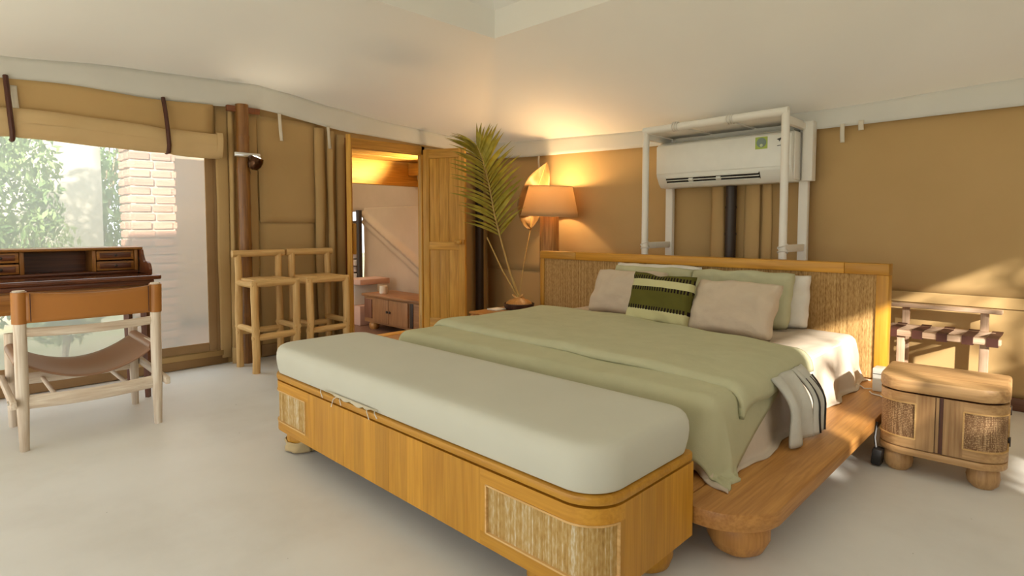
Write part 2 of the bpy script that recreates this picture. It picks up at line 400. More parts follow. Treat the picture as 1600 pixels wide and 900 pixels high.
# the other two sides of the tent, behind the camera, open for the daylight
mb = MB()
wall_cells(mb, [YR, 0.9, 1.85, 2.35, 3.6, YB], [0, 0.98, 1.10, 1.42, 2.15, 2.4], lambda y, z: (0.9 < y < 3.6 and 1.42 < z < 2.15) or (1.85 < y < 2.35 and 0.98 < z < 1.10), lambda a, b, c, d: (XR, XR+0.03, a, b, c, d))
mb.build('wall_right', canvas, kind='structure', smooth=False)
mb = MB()
wall_cells(mb, [XL, -4.9, 1.5, XR], [0, 1.95, 2.4], lambda x, z: -4.9 < x < 1.5 and z < 1.95, lambda a, b, c, d: (a, b, YR-0.03, YR, c, d))
mb.build('wall_rear', canvas, kind='structure', smooth=False)

# roof: sloping canvas from the rim to a raised lantern
RIML = [(-3.0, 2.28), (0.42, 2.365), (1.1, 2.425), (1.9, 2.455), (2.13, 2.468), (2.4, 2.44), (2.9, 2.375), (3.6, 2.30), (4.8, 2.235), (4.95, 2.23)]
RIMB = [(-5.30, 2.23), (-4.39, 2.18), (-3.0, 2.13), (-1.45, 2.105), (-0.29, 2.144), (1.9, 2.25)]
LX0, LX1, LY0, LY1, LZ = -3.72, 0.3, -1.6, 3.58, 2.85
mb = MB()
def sag(t): return 0.06*math.sin(PI*t)
def left_f(u, v):
    y = YR + (YB-0.04-YR)*u; yl = LY0 + (LY1-LY0)*u; z = lerp_tab(RIML, y)
    return (XL+0.04+(LX0-XL-0.04)*v, y+(yl-y)*v, z+(LZ-z)*v - sag(v)*(0.5+0.5*min(1, (1-u)/0.2)))
def back_f(u, v):
    x = XL + 0.04 + (XR-XL-0.04)*u; xl = LX0+(LX1-LX0)*u; z = lerp_tab(RIMB, x)
    return (x+(xl-x)*v, YB-0.04+(LY1-YB+0.04)*v, z+(LZ-z)*v - sag(v)*(0.5+0.5*min(1, u/0.2)))
def right_f(u, v):
    y = YR + (YB-YR)*u; yl = LY0 + (LY1-LY0)*u
    return (XR+(LX1-XR)*v, y+(yl-y)*v, 2.25+(LZ-2.25)*v)
def rear_f(u, v):
    x = XL + (XR-XL)*u; xl = LX0+(LX1-LX0)*u
    return (x+(xl-x)*v, YR+(LY0-YR)*v, 2.25+(LZ-2.25)*v)
mb.grid(left_f, 60, 10); mb.grid(back_f, 50, 10); mb.grid(right_f, 10, 6); mb.grid(rear_f, 10, 6)
# lantern skirt and cap
sk = [(LX0, LY0), (LX1, LY0), (LX1, LY1), (LX0, LY1)]
mid = [((LX0+LX1)/2, (LY0+LY1)/2)]
for (a, b) in zip(sk, sk[1:]+sk[:1]):
    o = (a, b)
    vs = mb._add([(o[0][0], o[0][1], LZ), (o[1][0], o[1][1], LZ), (o[1][0], o[1][1], LZ+0.24), (o[0][0], o[0][1], LZ+0.24), (mid[0][0], mid[0][1], LZ+2.0)], [(0,1,2,3), (3,2,4)])
bmesh.ops.remove_doubles(mb.bm, verts=mb.bm.verts, dist=0.004)
mb.build('ceiling', ceilm, kind='structure', ang=40, fix=True)
VALL = [(-3.0, 2.07), (0.42, 2.159), (1.75, 2.224), (2.13, 2.253), (3.09, 2.145), (4.0, 2.115), (4.6, 2.09), (5.0, 2.04)]
VALB = [(-5.35, 2.04), (-4.39, 2.0), (-3.0, 1.97), (-1.45, 1.961), (-0.28, 1.969), (1.9, 2.05)]
def val_l(u, v):
    y = YR + (YB-YR-0.03)*u; a = lerp_tab(RIML, y)+0.012; b = lerp_tab(VALL, y)
    return (XL+0.045+0.03*(1-v)*0 + 0.012*wob(y*2.2, v*2)*(v) + 0.03*v, y, a+(b-a)*v)
def val_b(u, v):
    x = XL+0.05 + (XR-XL-0.05)*u; a = lerp_tab(RIMB, x)+0.012; b = lerp_tab(VALB, x)
    return (x, YB-0.045-0.03*v+0.012*wob(x*2.2, 7, v*2)*v, a+(b-a)*v)
MB().grid(val_l, 90, 5).build('trim_1', valm, kind='structure', solid=0.004)
MB().grid(val_b, 80, 5).build('trim_2', valm, kind='structure', solid=0.004)

# ------------------------------------------------------------------ annex beyond the door
AZ = -0.2
dkf = plain('brown_tile_floor', (0.20, 0.10, 0.06), 0.5)
MB().box(-9.2, XL-0.03, 2.2, 6.2, AZ-0.08, AZ).build('floor_annex', dkf, kind='structure', smooth=False)
pinkc = cloth('annex_canvas', (0.62, 0.47, 0.34), (0.56, 0.42, 0.30), wr=2.5, wrs=0.5, trans=0.2)
def annex_back(u, v):
    x = -8.1 + 2.72*u; z = AZ + 1.70*v
    d = 0.07*math.exp(-((z - (1.40 - 0.95*(x+8.1)/1.9))/0.05)**2) + 0.04*math.exp(-((z - (1.28 - 0.95*(x+8.1)/1.9))/0.04)**2) + 0.03*wob(x*2, z*2)
    return (x, 4.92-d, z)
MB().grid(annex_back, 110, 110).build('wall_annex_back', pinkc, kind='structure', solid=0.01)
def annex_top(u, v):
    x = -8.6 + 3.2*u; 
    return (x, 4.97 - 0.7*v*0.2, 1.44 + 0.72*v + 0.04*wob(x*2.5, v*5))
MB().grid(annex_top, 24, 10).build('wall_annex_top', pinkc, kind='structure', solid=0.01)
MB().grid(lambda u, v: (-9.05+0.03*wob(u*6, v*4), 2.3+2.65*u, AZ+2.5*v), 16, 12).build('wall_annex_far', pinkc, kind='structure', solid=0.01)
MB().grid(lambda u, v: (-9.1+3.7*u, 2.25+2.8*v, 2.16+0.03*wob(u*4, v*4)), 10, 10).build('ceiling_annex_sunshade', cloth('annex_roof_canvas', (0.84, 0.76, 0.62), None, wr=2, trans=0.75), kind='structure', solid=0.01)  # canvas added over the annex to block direct sun and pass soft daylight
ar = thing('annex_roof', 'yellow timber porch roof above the annex doorway', 'porch roof', (-6.0, 4.0, 2.07))
for k in range(6):
    MB().box(-5.39-0.2*(k+1)+0.004, -5.39-0.2*k, 2.4, 5.15, 2.075+0.002*(k%2), 2.10, 0.003).build('roof_board', doorw('y'), ar, loc=(6.0, -4.0, -2.07))
MB().box(-6.72, -6.62, 2.4, 5.0, 1.76, 2.09, 0.005).build('cross_beam', doorw('y'), ar, loc=(6.0, -4.0, -2.07))
MB().box(-6.62, -5.40, 4.72, 4.80, 1.90, 2.07, 0.005).build('side_beam', doorw('x'), ar, loc=(6.0, -4.0, -2.07))
MB().tube([(-8.02, 4.78, AZ), (-8.02, 4.78, 1.46)], 0.045).build('tent_pole', darkm, label='dark metal tent pole beside the hanging annex canvas', cat='pole')
# little spotlight under the annex roof
sp = thing('spotlight', 'small black spotlight fixed to the annex side beam', 'spotlight', (-5.52, 4.66, 1.88))
MB().tube([(0,0.05,0.0), (-0.01,-0.02,-0.03)], 0.02, 10).build('bracket', black, sp)
MB().tube([(0.02,-0.01,-0.01), (-0.05,-0.04,-0.05), (-0.07,-0.05,-0.065)], [0.03, 0.04, 0.043], 14).build('lamp_head', black, sp)
lt = bpy.data.lights.new('annex_spot_light', 'SPOT'); lt.energy = 80; lt.color = (1, 0.80, 0.48); lt.spot_size = R(80); lt.spot_blend = 0.6; lt.shadow_soft_size = 0.04
lo = bpy.data.objects.new('annex_spot_light', lt); COL.objects.link(lo); lo.parent = sp; lo.location = (-0.09, -0.06, -0.02)
lo.rotation_euler = Vector((-0.6, -0.6, 0.35)).to_track_quat('-Z', 'Y').to_euler()
# annex cabinet
def cabw(ax): return wood('annex_cabinet_wood', (0.20, 0.085, 0.03), (0.36, 0.17, 0.065), axis=ax, vary=0.1)
ac = thing('annex_cabinet', 'low brown cabinet with two knobbed doors inside the annex', 'cabinet', (-6.4, 4.25, AZ))
MB().box(-0.62, 0.86, 0, 0.45, 0.10, 0.455, 0.008).build('body', cabw('x'), ac)
MB().box(-0.65, 0.89, -0.03, 0.48, 0.455, 0.49, 0.01).build('top', cabw('x'), ac)
for a, b, kx in ((-0.38, -0.005, -0.03), (0.005, 0.42, 0.03)):
    d = MB().box(a, b, -0.018, 0.0, 0.13, 0.44, 0.004).build('door', cabw('z'), ac)
    MB().lathe([(0, 0), (0.016, 0.004), (0.018, 0.016), (0, 0.024)], seg=12).build('knob', darkm, d, loc=(kx, -0.018, 0.285), rot=(R(90), 0, 0))
MB().box(-0.60, -0.42, -0.012, 0.0, 0.16, 0.42, 0.004).build('side_panel', wood('annex_dark', (0.12,0.04,0.02), (0.2,0.08,0.04), 'z'), ac)
MB().box(0.45, 0.52, -0.012, 0.0, 0.13, 0.44, 0.004).build('gap_board', darkm, ac)
fm = MB().lathe([(0, 0), (0.05, 0), (0.07, 0.03), (0.07, 0.07), (0.05, 0.10), (0, 0.10)], seg=18).mesh('foot', teak('z'))
for p in ((-0.5, 0.08), (0.74, 0.08), (-0.5, 0.37), (0.74, 0.37)): link('foot', fm, ac, (p[0], p[1], 0))
MB().lathe([(0, 0), (0.055, 0), (0.058, 0.01), (0.055, 0.10), (0.048, 0.105), (0.048, 0.03), (0, 0.03)], seg=20).build('jar', cloth('cream_jar', (0.78, 0.68, 0.55)), loc=(-6.80, 4.42, AZ+0.49), label='cream cylindrical jar standing on the annex cabinet', cat='jar')
ws = thing('wash_stand', 'white basin on a pinkish stand beside the annex cabinet', 'washstand', (-7.5, 4.5, AZ))
MB().box(-0.28, 0.28, -0.2, 0.25, 0.0, 0.28, 0.01).build('stand', plain('pink_plaster', (0.58, 0.36, 0.27), 0.8), ws)
MB().prism(rr(-0.26, 0.14, -0.24, 0.2, 0.05), 0.28, 0.60, bev=0.015).build('basin', plain('glazed_white', (0.82, 0.84, 0.80), 0.25), ws)
MB().box(-0.05, 0.33, -0.22, 0.27, 0.58, 0.66, 0.01).build('shelf', plain('pink_plaster', (0.58, 0.36, 0.27)), ws)
# openwork brick screen in the annex
bs = thing('brick_screen', 'white openwork brick screen with dark gaps inside the annex', 'brick screen', (-8.6, 4.85, AZ))
bmesh_ = MB().box(-0.10, 0.10, -0.05, 0.05, -0.045, 0.045, 0.006, seg=1).mesh('brick', plain('pale_brick', (0.62, 0.50, 0.42), 0.9))
MB().box(-0.36, 0.36, 0.03, 0.05, 0, 1.5).build('backing', darkm, bs)
for r_ in range(13):
    for c_ in range(3): link('brick', bmesh_, bs, (-0.23+c_*0.225+(0.1 if r_%2 else 0), 0, 0.06+r_*0.11))

# ------------------------------------------------------------------ doors
def door_leaf(name, hinge, ang, wdt, knob=True):
    o = link(name, None, None, (hinge[0], hinge[1], 0.015), (0,0,ang)); tag(o, kind='structure')
    H = 2.05
    for a, b in ((0, 0.075), (wdt-0.075, wdt)):
        MB().box(a, b, -0.022, 0.022, 0, H, 0.004).build('stile', doorw('z'), o)
    for c, d in ((0, 0.16), (0.93, 1.02), (H-0.10, H)):
        MB().box(0.075, wdt-0.075, -0.02, 0.02, c, d, 0.004).build('rail', doorw('x'), o)
    for c, d in ((0.16, 0.93), (1.02, H-0.10)):
        n = 3; ww = (wdt-0.15)/n
        for k in range(n):
            MB().box(0.075+k*ww+0.001, 0.075+(k+1)*ww-0.001, -0.010, 0.010, c, d, 0.003).build('panel_board', doorw('z'), o)
    return o
d1 = door_leaf('door_1', (XL+0.03, 3.075), math.atan2(-0.498, 0.867)-R(1.5), 0.50)
MB().box(0.36, 0.40, 0.022, 0.06, 0.92, 1.22, 0.012).build('handle', doorw('z'), d1)
d2 = door_leaf('door_2', (XL+0.05, 3.99), math.atan2(0.209, 0.486), 0.52)
kn = MB().lathe([(0, 0), (0.012, 0), (0.012, 0.02), (0.028, 0.028), (0.03, 0.045), (0.018, 0.058), (0, 0.06)], seg=16).build('knob', doorw('z'), d2, loc=(0.47, -0.022, 1.02), rot=(R(90), 0, 0))
MB().box(0.40, 0.52, -0.045, -0.022, 0.995, 1.045, 0.006).build('latch_bar', doorw('x'), d2)
fr = MB().box(XL-0.05, XL+0.02, DY0-0.045, DY0, 0, DZ+0.05, 0.004).build('trim_3', doorw('z'), kind='structure')
MB().box(XL-0.05, XL+0.02, DY1, DY1+0.05, 0, DZ+0.05, 0.004).build('jamb', doorw('z'), fr)
MB().box(XL-0.05, XL+0.02, DY0-0.045, DY1+0.05, DZ-0.05, DZ+0.05, 0.004).build('lintel', doorw('y'), fr)
MB().box(XL-0.12, XL+0.02, DY0, DY1, AZ, 0.02, 0.004).build('threshold', doorw('y'), fr)
MB().box(XL+0.005, XL+0.03, 2.99, 3.032, 0, 2.1, 0.004).build('trim_4', wood('red_brown_post', (0.12,0.035,0.01), (0.24,0.08,0.025), 'z'), kind='structure')

# ------------------------------------------------------------------ poles and lamp on the left wall
bam = wood('dark_bamboo', (0.15, 0.052, 0.012), (0.38, 0.17, 0.04), 'z', rough=0.35)
pts, rad = [], []
for k in range(90):
    z = k/89*2.26; pts.append((0.004*math.sin(z*2), 0, z))
    d = min(abs((z-0.12) % 0.31), 0.31-abs((z-0.12) % 0.31)); rad.append(0.053 + 0.006*math.exp(-(d/0.012)**2))
bp = thing('bamboo_pole', 'thick brown bamboo pole standing against the canvas beside the log stool', 'pole', (-5.22, 1.985, 0))
MB().tube(pts, rad, 18).build('culm', bam, bp)
MB().tube([(0.0, -0.075, 0.30), (0.0, -0.048, 0.30)], 0.016, 10).build('bolt', chrome, bp)
MB().box(-0.05, -0.01, -0.12, 0.16, 2.195, 2.245, 0.006).build('cap_bracket', wood('red_brown_post', (0.12,0.035,0.01), (0.24,0.08,0.025), 'z'), bp)
cl = thing('clamp_lamp', 'dark bronze clamp lamp with chrome bracket on the bamboo pole', 'lamp', (-5.22, 1.985, 1.82))
MB().tube([(0.062*math.cos(a/12*2*PI), 0.062*math.sin(a/12*2*PI), 0) for a in range(13)], 0.009, 8).build('clamp_ring', chrome, cl)
MB().box(0.05, 0.075, -0.10, 0.12, -0.02, 0.02, 0.005).build('bracket', chrome, cl)
MB().lathe([(0.055, 0.03), (0.062, 0.0), (0.058, -0.04), (0.04, -0.075), (0, -0.085)], seg=20).build('shade', plain('bronze', (0.07, 0.03, 0.012), 0.25, 0.8), cl, loc=(0.085, 0.075, -0.045), rot=(R(-18), R(12), 0))
MB().lathe([(0, 0.02), (0.03, 0.016), (0.045, 0), (0.0, -0.01)], seg=16).build('bulb', emit('warm_bulb', (1, 0.86, 0.66), 3.0), cl, loc=(0.085, 0.08, -0.025), rot=(R(-18), R(12), 0))
lt = bpy.data.lights.new('clamp_light', 'SPOT'); lt.energy = 2; lt.color = (1, 0.86, 0.64); lt.spot_size = R(100); lt.spot_blend = 1.0; lt.shadow_soft_size = 0.03
lo = bpy.data.objects.new('clamp_light', lt); COL.objects.link(lo); lo.parent = cl; lo.location = (0.10, 0.085, 0.03)
lo.rotation_euler = Vector((0.42, 0.12, 1)).to_track_quat('-Z', 'Y').to_euler()
MB().tube([(-5.26, 4.80, 0), (-5.26, 4.80, 2.15)], 0.05, 16).build('tent_pole', darkm, label='dark tent pole in the tent corner behind the palm frond', cat='pole')
po = thing('tent_pole', 'dark tent pole against the back canvas below the air conditioner', 'pole', (-2.165, 4.93, 0))
MB().tube([(0, 0, 0), (0, 0, 1.66)], 0.045, 16).build('shaft', darkm, po)
for zz in (0.35, 1.13, 1.36): MB().tube([(0, 0, zz), (0, 0, zz+0.02)], 0.049, 16).build('collar', darkm, po)

# tapes hanging below the valance
def tape(axis, a, z0, z1, label, wd=0.03, lean=0.02):
    def f(u, v):
        p = a + (u-0.5)*wd + lean*(v**2); z = z1 + (z0-z1)*v; d = 0.088 + 0.006*math.sin(v*4)
        return (XL+d, p, z) if axis == 'x' else (p, YB-d, z)
    MB().grid(f, 3, 10).build('canvas_tape', cloth('cream_tape', (0.78, 0.72, 0.60)), label=label, cat='tape', solid=0.004)
tape('x', 0.48, 1.93, 2.17, 'white canvas tape hanging beside the strap of the rolled blind', 0.035)
tape('x', 2.33, 1.99, 2.235, 'cream canvas tape hanging between the bamboo pole and the folded canvas', 0.03)
tape('x', 2.81, 1.965, 2.18, 'cream canvas tape hanging beside the left door leaf', 0.03)
tape('y', -1.305, 1.84, 1.98, 'long cream tape hanging beside the air conditioner stand', 0.03, 0.0)
tape('y', -1.182, 1.92, 1.99, 'short cream tape stub hanging next to the longer tape', 0.035, 0.0)
tape('y', -4.383, 1.86, 2.0, 'thin pale tape hanging above the dried leaf', 0.02, 0.0)

# rolled blind above the window
rb = thing('rolled_blind', 'rolled tan canvas blind tied up above the window', 'blind', (XL+0.09, 0.1, 1.80))
def roll(u, v):
    y = -1.6 + 3.30*u; a = 2*PI*v
    zc = 0.11 + 0.012*math.sin(y*3) - 0.01*(y) ; r = 0.105 + 0.006*wob(y*3, math.cos(a), math.sin(a))
    pin = max(math.exp(-((y-0.34)/0.05)**2), math.exp(-((y-1.29)/0.05)**2))
    r *= 1 - 0.07*pin
    return (0.055*math.cos(a)*(1-0.1*pin) + 0.01*wob(y*4, a), y, zc + r*math.sin(a))
MB().grid(roll, 80, 20).build('roll', canvas_in, rb)
MB().grid(lambda u, v: (-0.03+0.03*u*v, -1.6+3.26*u, 0.16+0.26*v+0.01*math.sin(u*20)), 40, 6).build('hanging_canvas', canvas, rb, solid=0.008)
MB().tube([(0, 1.68, 0.095), (0.004, 1.725, 0.093)], 0.108, 20).build('end_flap', canvas_in, rb).scale = (0.6, 1, 1)
for y in (0.34, 1.29):
    MB().tube([(0.0, y, 0.43), (0.05, y+0.003, 0.3), (0.069, y+0.01, 0.16), (0.060, y+0.018, 0.05), (0.03, y+0.02, 0.0), (-0.03, y+0.02, 0.0)], 0.016, 8).build('strap', strapm, rb)

# ------------------------------------------------------------------ outside the window
brickm = wood('washed_brick', (0.30, 0.15, 0.10), (0.46, 0.27, 0.19), 'x', rough=0.9, vary=0.18)
bpil = thing('brick_pillar', 'pink brick pillar standing outside the window', 'pillar', (-8.25, 1.98, -0.3))
MB().box(-0.23, 0.23, -0.23, 0.23, 0, 2.75).build('mortar_core', plain('mortar', (0.50, 0.40, 0.32), 0.95), bpil, smooth=False)
bk = MB().box(-0.105, 0.105, -0.05, 0.05, -0.042, 0.042, 0.008, seg=1).mesh('brick', brickm)
for r_ in range(26):
    z = 0.06 + r_*0.104
    for side in range(4):
        for c_ in range(2):
            t = -0.115 + c_*0.23 + (0.02 if r_%2 else -0.02); d = 0.2+random.uniform(0, 0.012)
            a = side*PI/2; x, y = t, -d
            link('brick', bk, bpil, (x*math.cos(a)-y*math.sin(a), x*math.sin(a)+y*math.cos(a), z), (0, 0, a+random.uniform(-0.02, 0.02)))
outc = cloth('neighbour_canvas', (0.56, 0.52, 0.43), None, wr=2, wrs=0.5)
MB().grid(lambda u, v: (-9.7+0.2*u+0.05*wob(u*5, v*5), 2.1+2.0*u, -0.3+3.0*v), 14, 14).build('neighbour_tent', outc, label='pale canvas side of a neighbouring tent beyond the brick pillar', cat='tent', solid=0.02)
MB().grid(lambda u, v: (-11.5+0.06*wob(u*5, v*5, 3), -1.2+3.3*u, -0.3+3.4*v-0.9*abs(u-0.5)*v), 14, 14).build('neighbour_tent', outc, label='pale gable of a distant tent behind the garden shrubs', cat='tent', solid=0.02)
def leaf_cloud(name, n, size, rx, ry, z0, z1, mat, parent, seed, ell=True):
    rnd = random.Random(seed); V = []; F = []
    while len(F) < n:
        x, y, z = rnd.uniform(-1, 1), rnd.uniform(-1, 1), rnd.uniform(-1, 1)
        if ell and x*x+y*y+z*z > 1: continue
        if wob(x*3+seed, y*3, z*3) < -0.12: continue
        c = Vector((x*rx, y*ry, (z0+z1)/2 + z*(z1-z0)/2)); s = size*rnd.uniform(0.6, 1.4)
        q = Euler((rnd.uniform(0, 6.3), rnd.uniform(0, 6.3), rnd.uniform(0, 6.3))).to_matrix()
        i = len(V)
        V += [tuple(c + q @ Vector(p)) for p in ((-s, 0, 0), (0, -s*0.35, s*0.08), (s, 0, 0), (0, s*0.35, s*0.08))]
        F.append((i, i+1, i+2, i+3))
    me = bpy.data.meshes.new(name); me.from_pydata(V, [], F); me.materials.append(mat)
    o = link(name, me, parent); o['kind'] = 'stuff'; return o
gl1 = leafmat('garden_leaf', (0.10, 0.19, 0.06), (0.30, 0.42, 0.17)); gl2 = leafmat('garden_leaf_pale', (0.24, 0.33, 0.12), (0.48, 0.55, 0.28))
stemm = wood('branch_bark', (0.25, 0.17, 0.1), (0.4, 0.3, 0.2), 'z')
def bush(loc, r, h, mat, label, seed, n=5000, size=0.06, z0=0.2):
    t = thing('garden_shrub', label, 'shrub', loc)
    leaf_cloud('foliage', n, size, r, r, z0, h, mat, t, seed)
    rnd = random.Random(seed)
    for k in range(4):
        a = rnd.uniform(0, 6.3); q = r*0.5
        MB().tube([(0, 0, 0), (q*0.4*math.cos(a), q*0.4*math.sin(a), h*0.4), (q*math.cos(a), q*math.sin(a), h*0.85)], [0.03, 0.02, 0.008], 7).build('branch', stemm, t)
    return t
bush((-9.0, 0.25, -0.3), 1.0, 3.7, gl1, 'tall dark green leafy shrub outside the window', 3, 9000)
bush((-7.95, 1.05, -0.3), 0.42, 1.25, gl2, 'low pale green shrub between the tall shrub and the brick pillar', 4, 1800)
bush((-10.2, 1.2, -0.3), 0.5, 1.7, gl2, 'sparse pale shrub in front of the distant tent', 5, 900)
bush((-13.6, -1.0, -0.3), 1.6, 4.4, gl2, 'broad pale tree behind the distant tent gable', 6, 6000, 0.09)
bush((-13.6, 2.3, -0.3), 1.5, 4.6, gl1, 'broad dark tree behind the distant tent gable', 7, 6000, 0.09)

# ------------------------------------------------------------------ writing desk
dk = thing('writing_desk', 'dark polished secretary desk with pigeonholes below the window', 'desk', (-4.92, 0.3, 0))
# local: x -0.3 (wall) .. 0.32 (front), y -0.85 .. 0.86
MB().prism(rr(-0.30, 0.34, -0.87, 0.87, 0.02, 3), 0.835, 0.865, bev=0.008).build('writing_top', wood('polished_desk_top', (0.055, 0.014, 0.006), (0.17, 0.052, 0.018), 'y', rough=0.14), dk)
MB().box(-0.28, 0.31, -0.84, 0.83, 0.80, 0.835, 0.008).build('moulding', dkw('y'), dk)
MB().box(-0.27, 0.29, -0.82, 0.81, 0.66, 0.80, 0.004).build('apron', dkl('y'), dk)
for a, b in ((-0.78, -0.30), (-0.28, 0.20), (0.22, 0.77)):
    d = MB().box(0.285, 0.305, a, b, 0.675, 0.79, 0.006).build('drawer', dkl('y'), dk)
    MB().lathe([(0, 0), (0.008, 0), (0.014, 0.012), (0, 0.022)], seg=12).build('knob', darkm, d, loc=(0.305, (a+b)/2, 0.732), rot=(0, R(90), 0))
lgm = MB().tube([(0,0,0), (0,0,0.45), (0,0,0.66)], [0.018, 0.028, 0.032], 4).mesh('leg', dkw('z'))
for p in ((0.26, 0.78), (0.26, -0.78), (-0.24, 0.78), (-0.24, -0.78)): link('leg', lgm, dk, (p[0], p[1], 0.0))
hx0, hx1 = -0.28, -0.03
hut = MB()
hut.box(hx0, hx1+0.02, -0.86, 0.84, 1.035, 1.055, 0.006).build('hutch_top', dkl('y'), dk)
MB().box(hx0, hx0+0.015, -0.82, 0.81, 0.865, 1.035).build('hutch_back', dkw('y'), dk)
MB().box(hx0, hx1, -0.82, 0.81, 0.865, 0.885, 0.003).build('hutch_base', dkw('y'), dk)
for y in (-0.81, 0.155, 0.545, 0.80): MB().box(hx0, hx1-0.002, y-0.012, y+0.012, 0.885, 1.035, 0.003).build('divider', dkl('z'), dk)
for y0, y1 in ((0.56, 0.785), (-0.80, -0.42), (-0.40, -0.05), (-0.04, 0.14)):
    for z0, z1 in ((0.890, 0.955), (0.965, 1.03)):
        d = MB().box(hx1-0.03, hx1-0.004, y0, y1, z0, z1, 0.003).build('small_drawer', dkl('y'), dk)
        MB().box(hx1-0.008, hx1+0.001, y0+0.018, y1-0.018, z0+0.014, z1-0.014, 0.003).build('drawer_panel', dkw('y'), d)
        MB().lathe([(0, 0), (0.006, 0), (0.009, 0.008), (0, 0.015)], seg=10).build('knob', darkm, d, loc=(hx1+0.001, (y0+y1)/2, (z0+z1)/2), rot=(0, R(90), 0))
prof = [(hx0, 0.865), (0.22, 0.865), (0.225, 0.90), (0.20, 0.935), (0.16, 0.955), (0.12, 0.955), (0.085, 0.945), (0.05, 0.965), (0.02, 1.0), (0.0, 1.035), (hx0, 1.035)]
for y in (0.82, -0.84): MB().prism(prof, y, y+0.02, 'y', bev=0.003).build('scroll_side', dkw('z'), dk)

# ------------------------------------------------------------------ safari chair
ch = thing('safari_chair', 'whitewashed wooden chair with tan leather back and sling seat', 'chair', (-4.27, 0.66, 0))
# local: back at +x, sitter faces -x ; y +-0.315
for y in (-0.315, 0.315):
    MB().tube([(0.275, y, 0), (0.278, y, 0.28), (0.285, y, 0.60), (0.30, y, 0.865)], [0.021, 0.029, 0.029, 0.027], 14).build('rear_post', palew('z'), ch)
    MB().tube([(-0.27, y, 0), (-0.27, y, 0.28), (-0.27, y, 0.565)], [0.021, 0.028, 0.027], 14).build('front_post', palew('z'), ch)
    MB().prism([(-0.32, 0.27), (0.345, 0.245), (0.345, 0.29), (-0.32, 0.315)], y-0.013+(0.042 if y > 0 else -0.042), y+0.013+(0.042 if y > 0 else -0.042), 'y', bev=0.005).build('side_rail', palew('x'), ch)
    for bx in (-0.27, 0.277):
        MB().lathe([(0, 0), (0.012, 0), (0.012, 0.006), (0, 0.009)], seg=12).build('bolt', chrome, ch, loc=(bx, y+(0.056 if y > 0 else -0.056), 0.292-0.02*(bx > 0)), rot=(R(-90) if y > 0 else R(90), 0, 0))
    MB().box(-0.29, 0.30, y-0.014, y+0.014, 0.455, 0.50, 0.006).build('seat_rail', palew('x'), ch)
    MB().tube([(0.286, y, 0.69), (0.301, y, 0.858)], 0.034, 16).build('leather_sleeve', leather, ch)
def bowbar(x, z0, z1, t, sg):
    poly = []
    b = MB()
    def f(u, v):
        y = -0.30+0.60*u; s = 0.018*math.sin(PI*u)*sg; a = v*2*PI
        return (x+s+t*0.5*math.cos(a), y, (z0+z1)/2 - 0.01*math.sin(PI*u) + (z1-z0)/2*math.sin(a))
    return b.grid(f, 16, 12)
bowbar(0.287, 0.615, 0.665, 0.026, 1).build('back_rail', palew('y'), ch)
bowbar(0.278, 0.225, 0.30, 0.026, 1).build('lower_rail', palew('y'), ch)
bowbar(-0.27, 0.245, 0.315, 0.026, -1).build('lower_rail', palew('y'), ch)
for y in (-0.17, 0.17): MB().tube([(-0.265, y, 0.27), (0.285, y, 0.265)], 0.012, 10).build('spindle', palew('x'), ch)
def backl(u, v):
    y = -0.345+0.69*u; z = 0.69+0.165*v - 0.022*math.sin(PI*u)*v - 0.0*u
    return (0.302 + 0.014*v + 0.016*math.sin(PI*u)+0.004, y*(0.87), z)
MB().grid(backl, 24, 6).build('leather_back', leather, ch, solid=0.008)
for y in (-0.272, 0.272):
    MB().box(0.328, 0.334, y-0.002, y+0.002, 0.70, 0.85).build('stitching', strapm, ch)
def seatl(u, v):
    y = -0.315+0.63*u; x = -0.27+0.52*v
    return (x, y, 0.502 - 0.135*math.sin(PI*u)**0.8 + 0.01*math.cos(v*6)*math.sin(PI*u) - 0.02*v)
MB().grid(seatl, 28, 14).build('leather_seat', leather_seat, ch, solid=0.008)
for y in (-0.315, 0.315): MB().tube([(-0.25, y, 0.478), (0.24, y, 0.468)], 0.030, 12).build('seat_loop', leather_seat, ch)

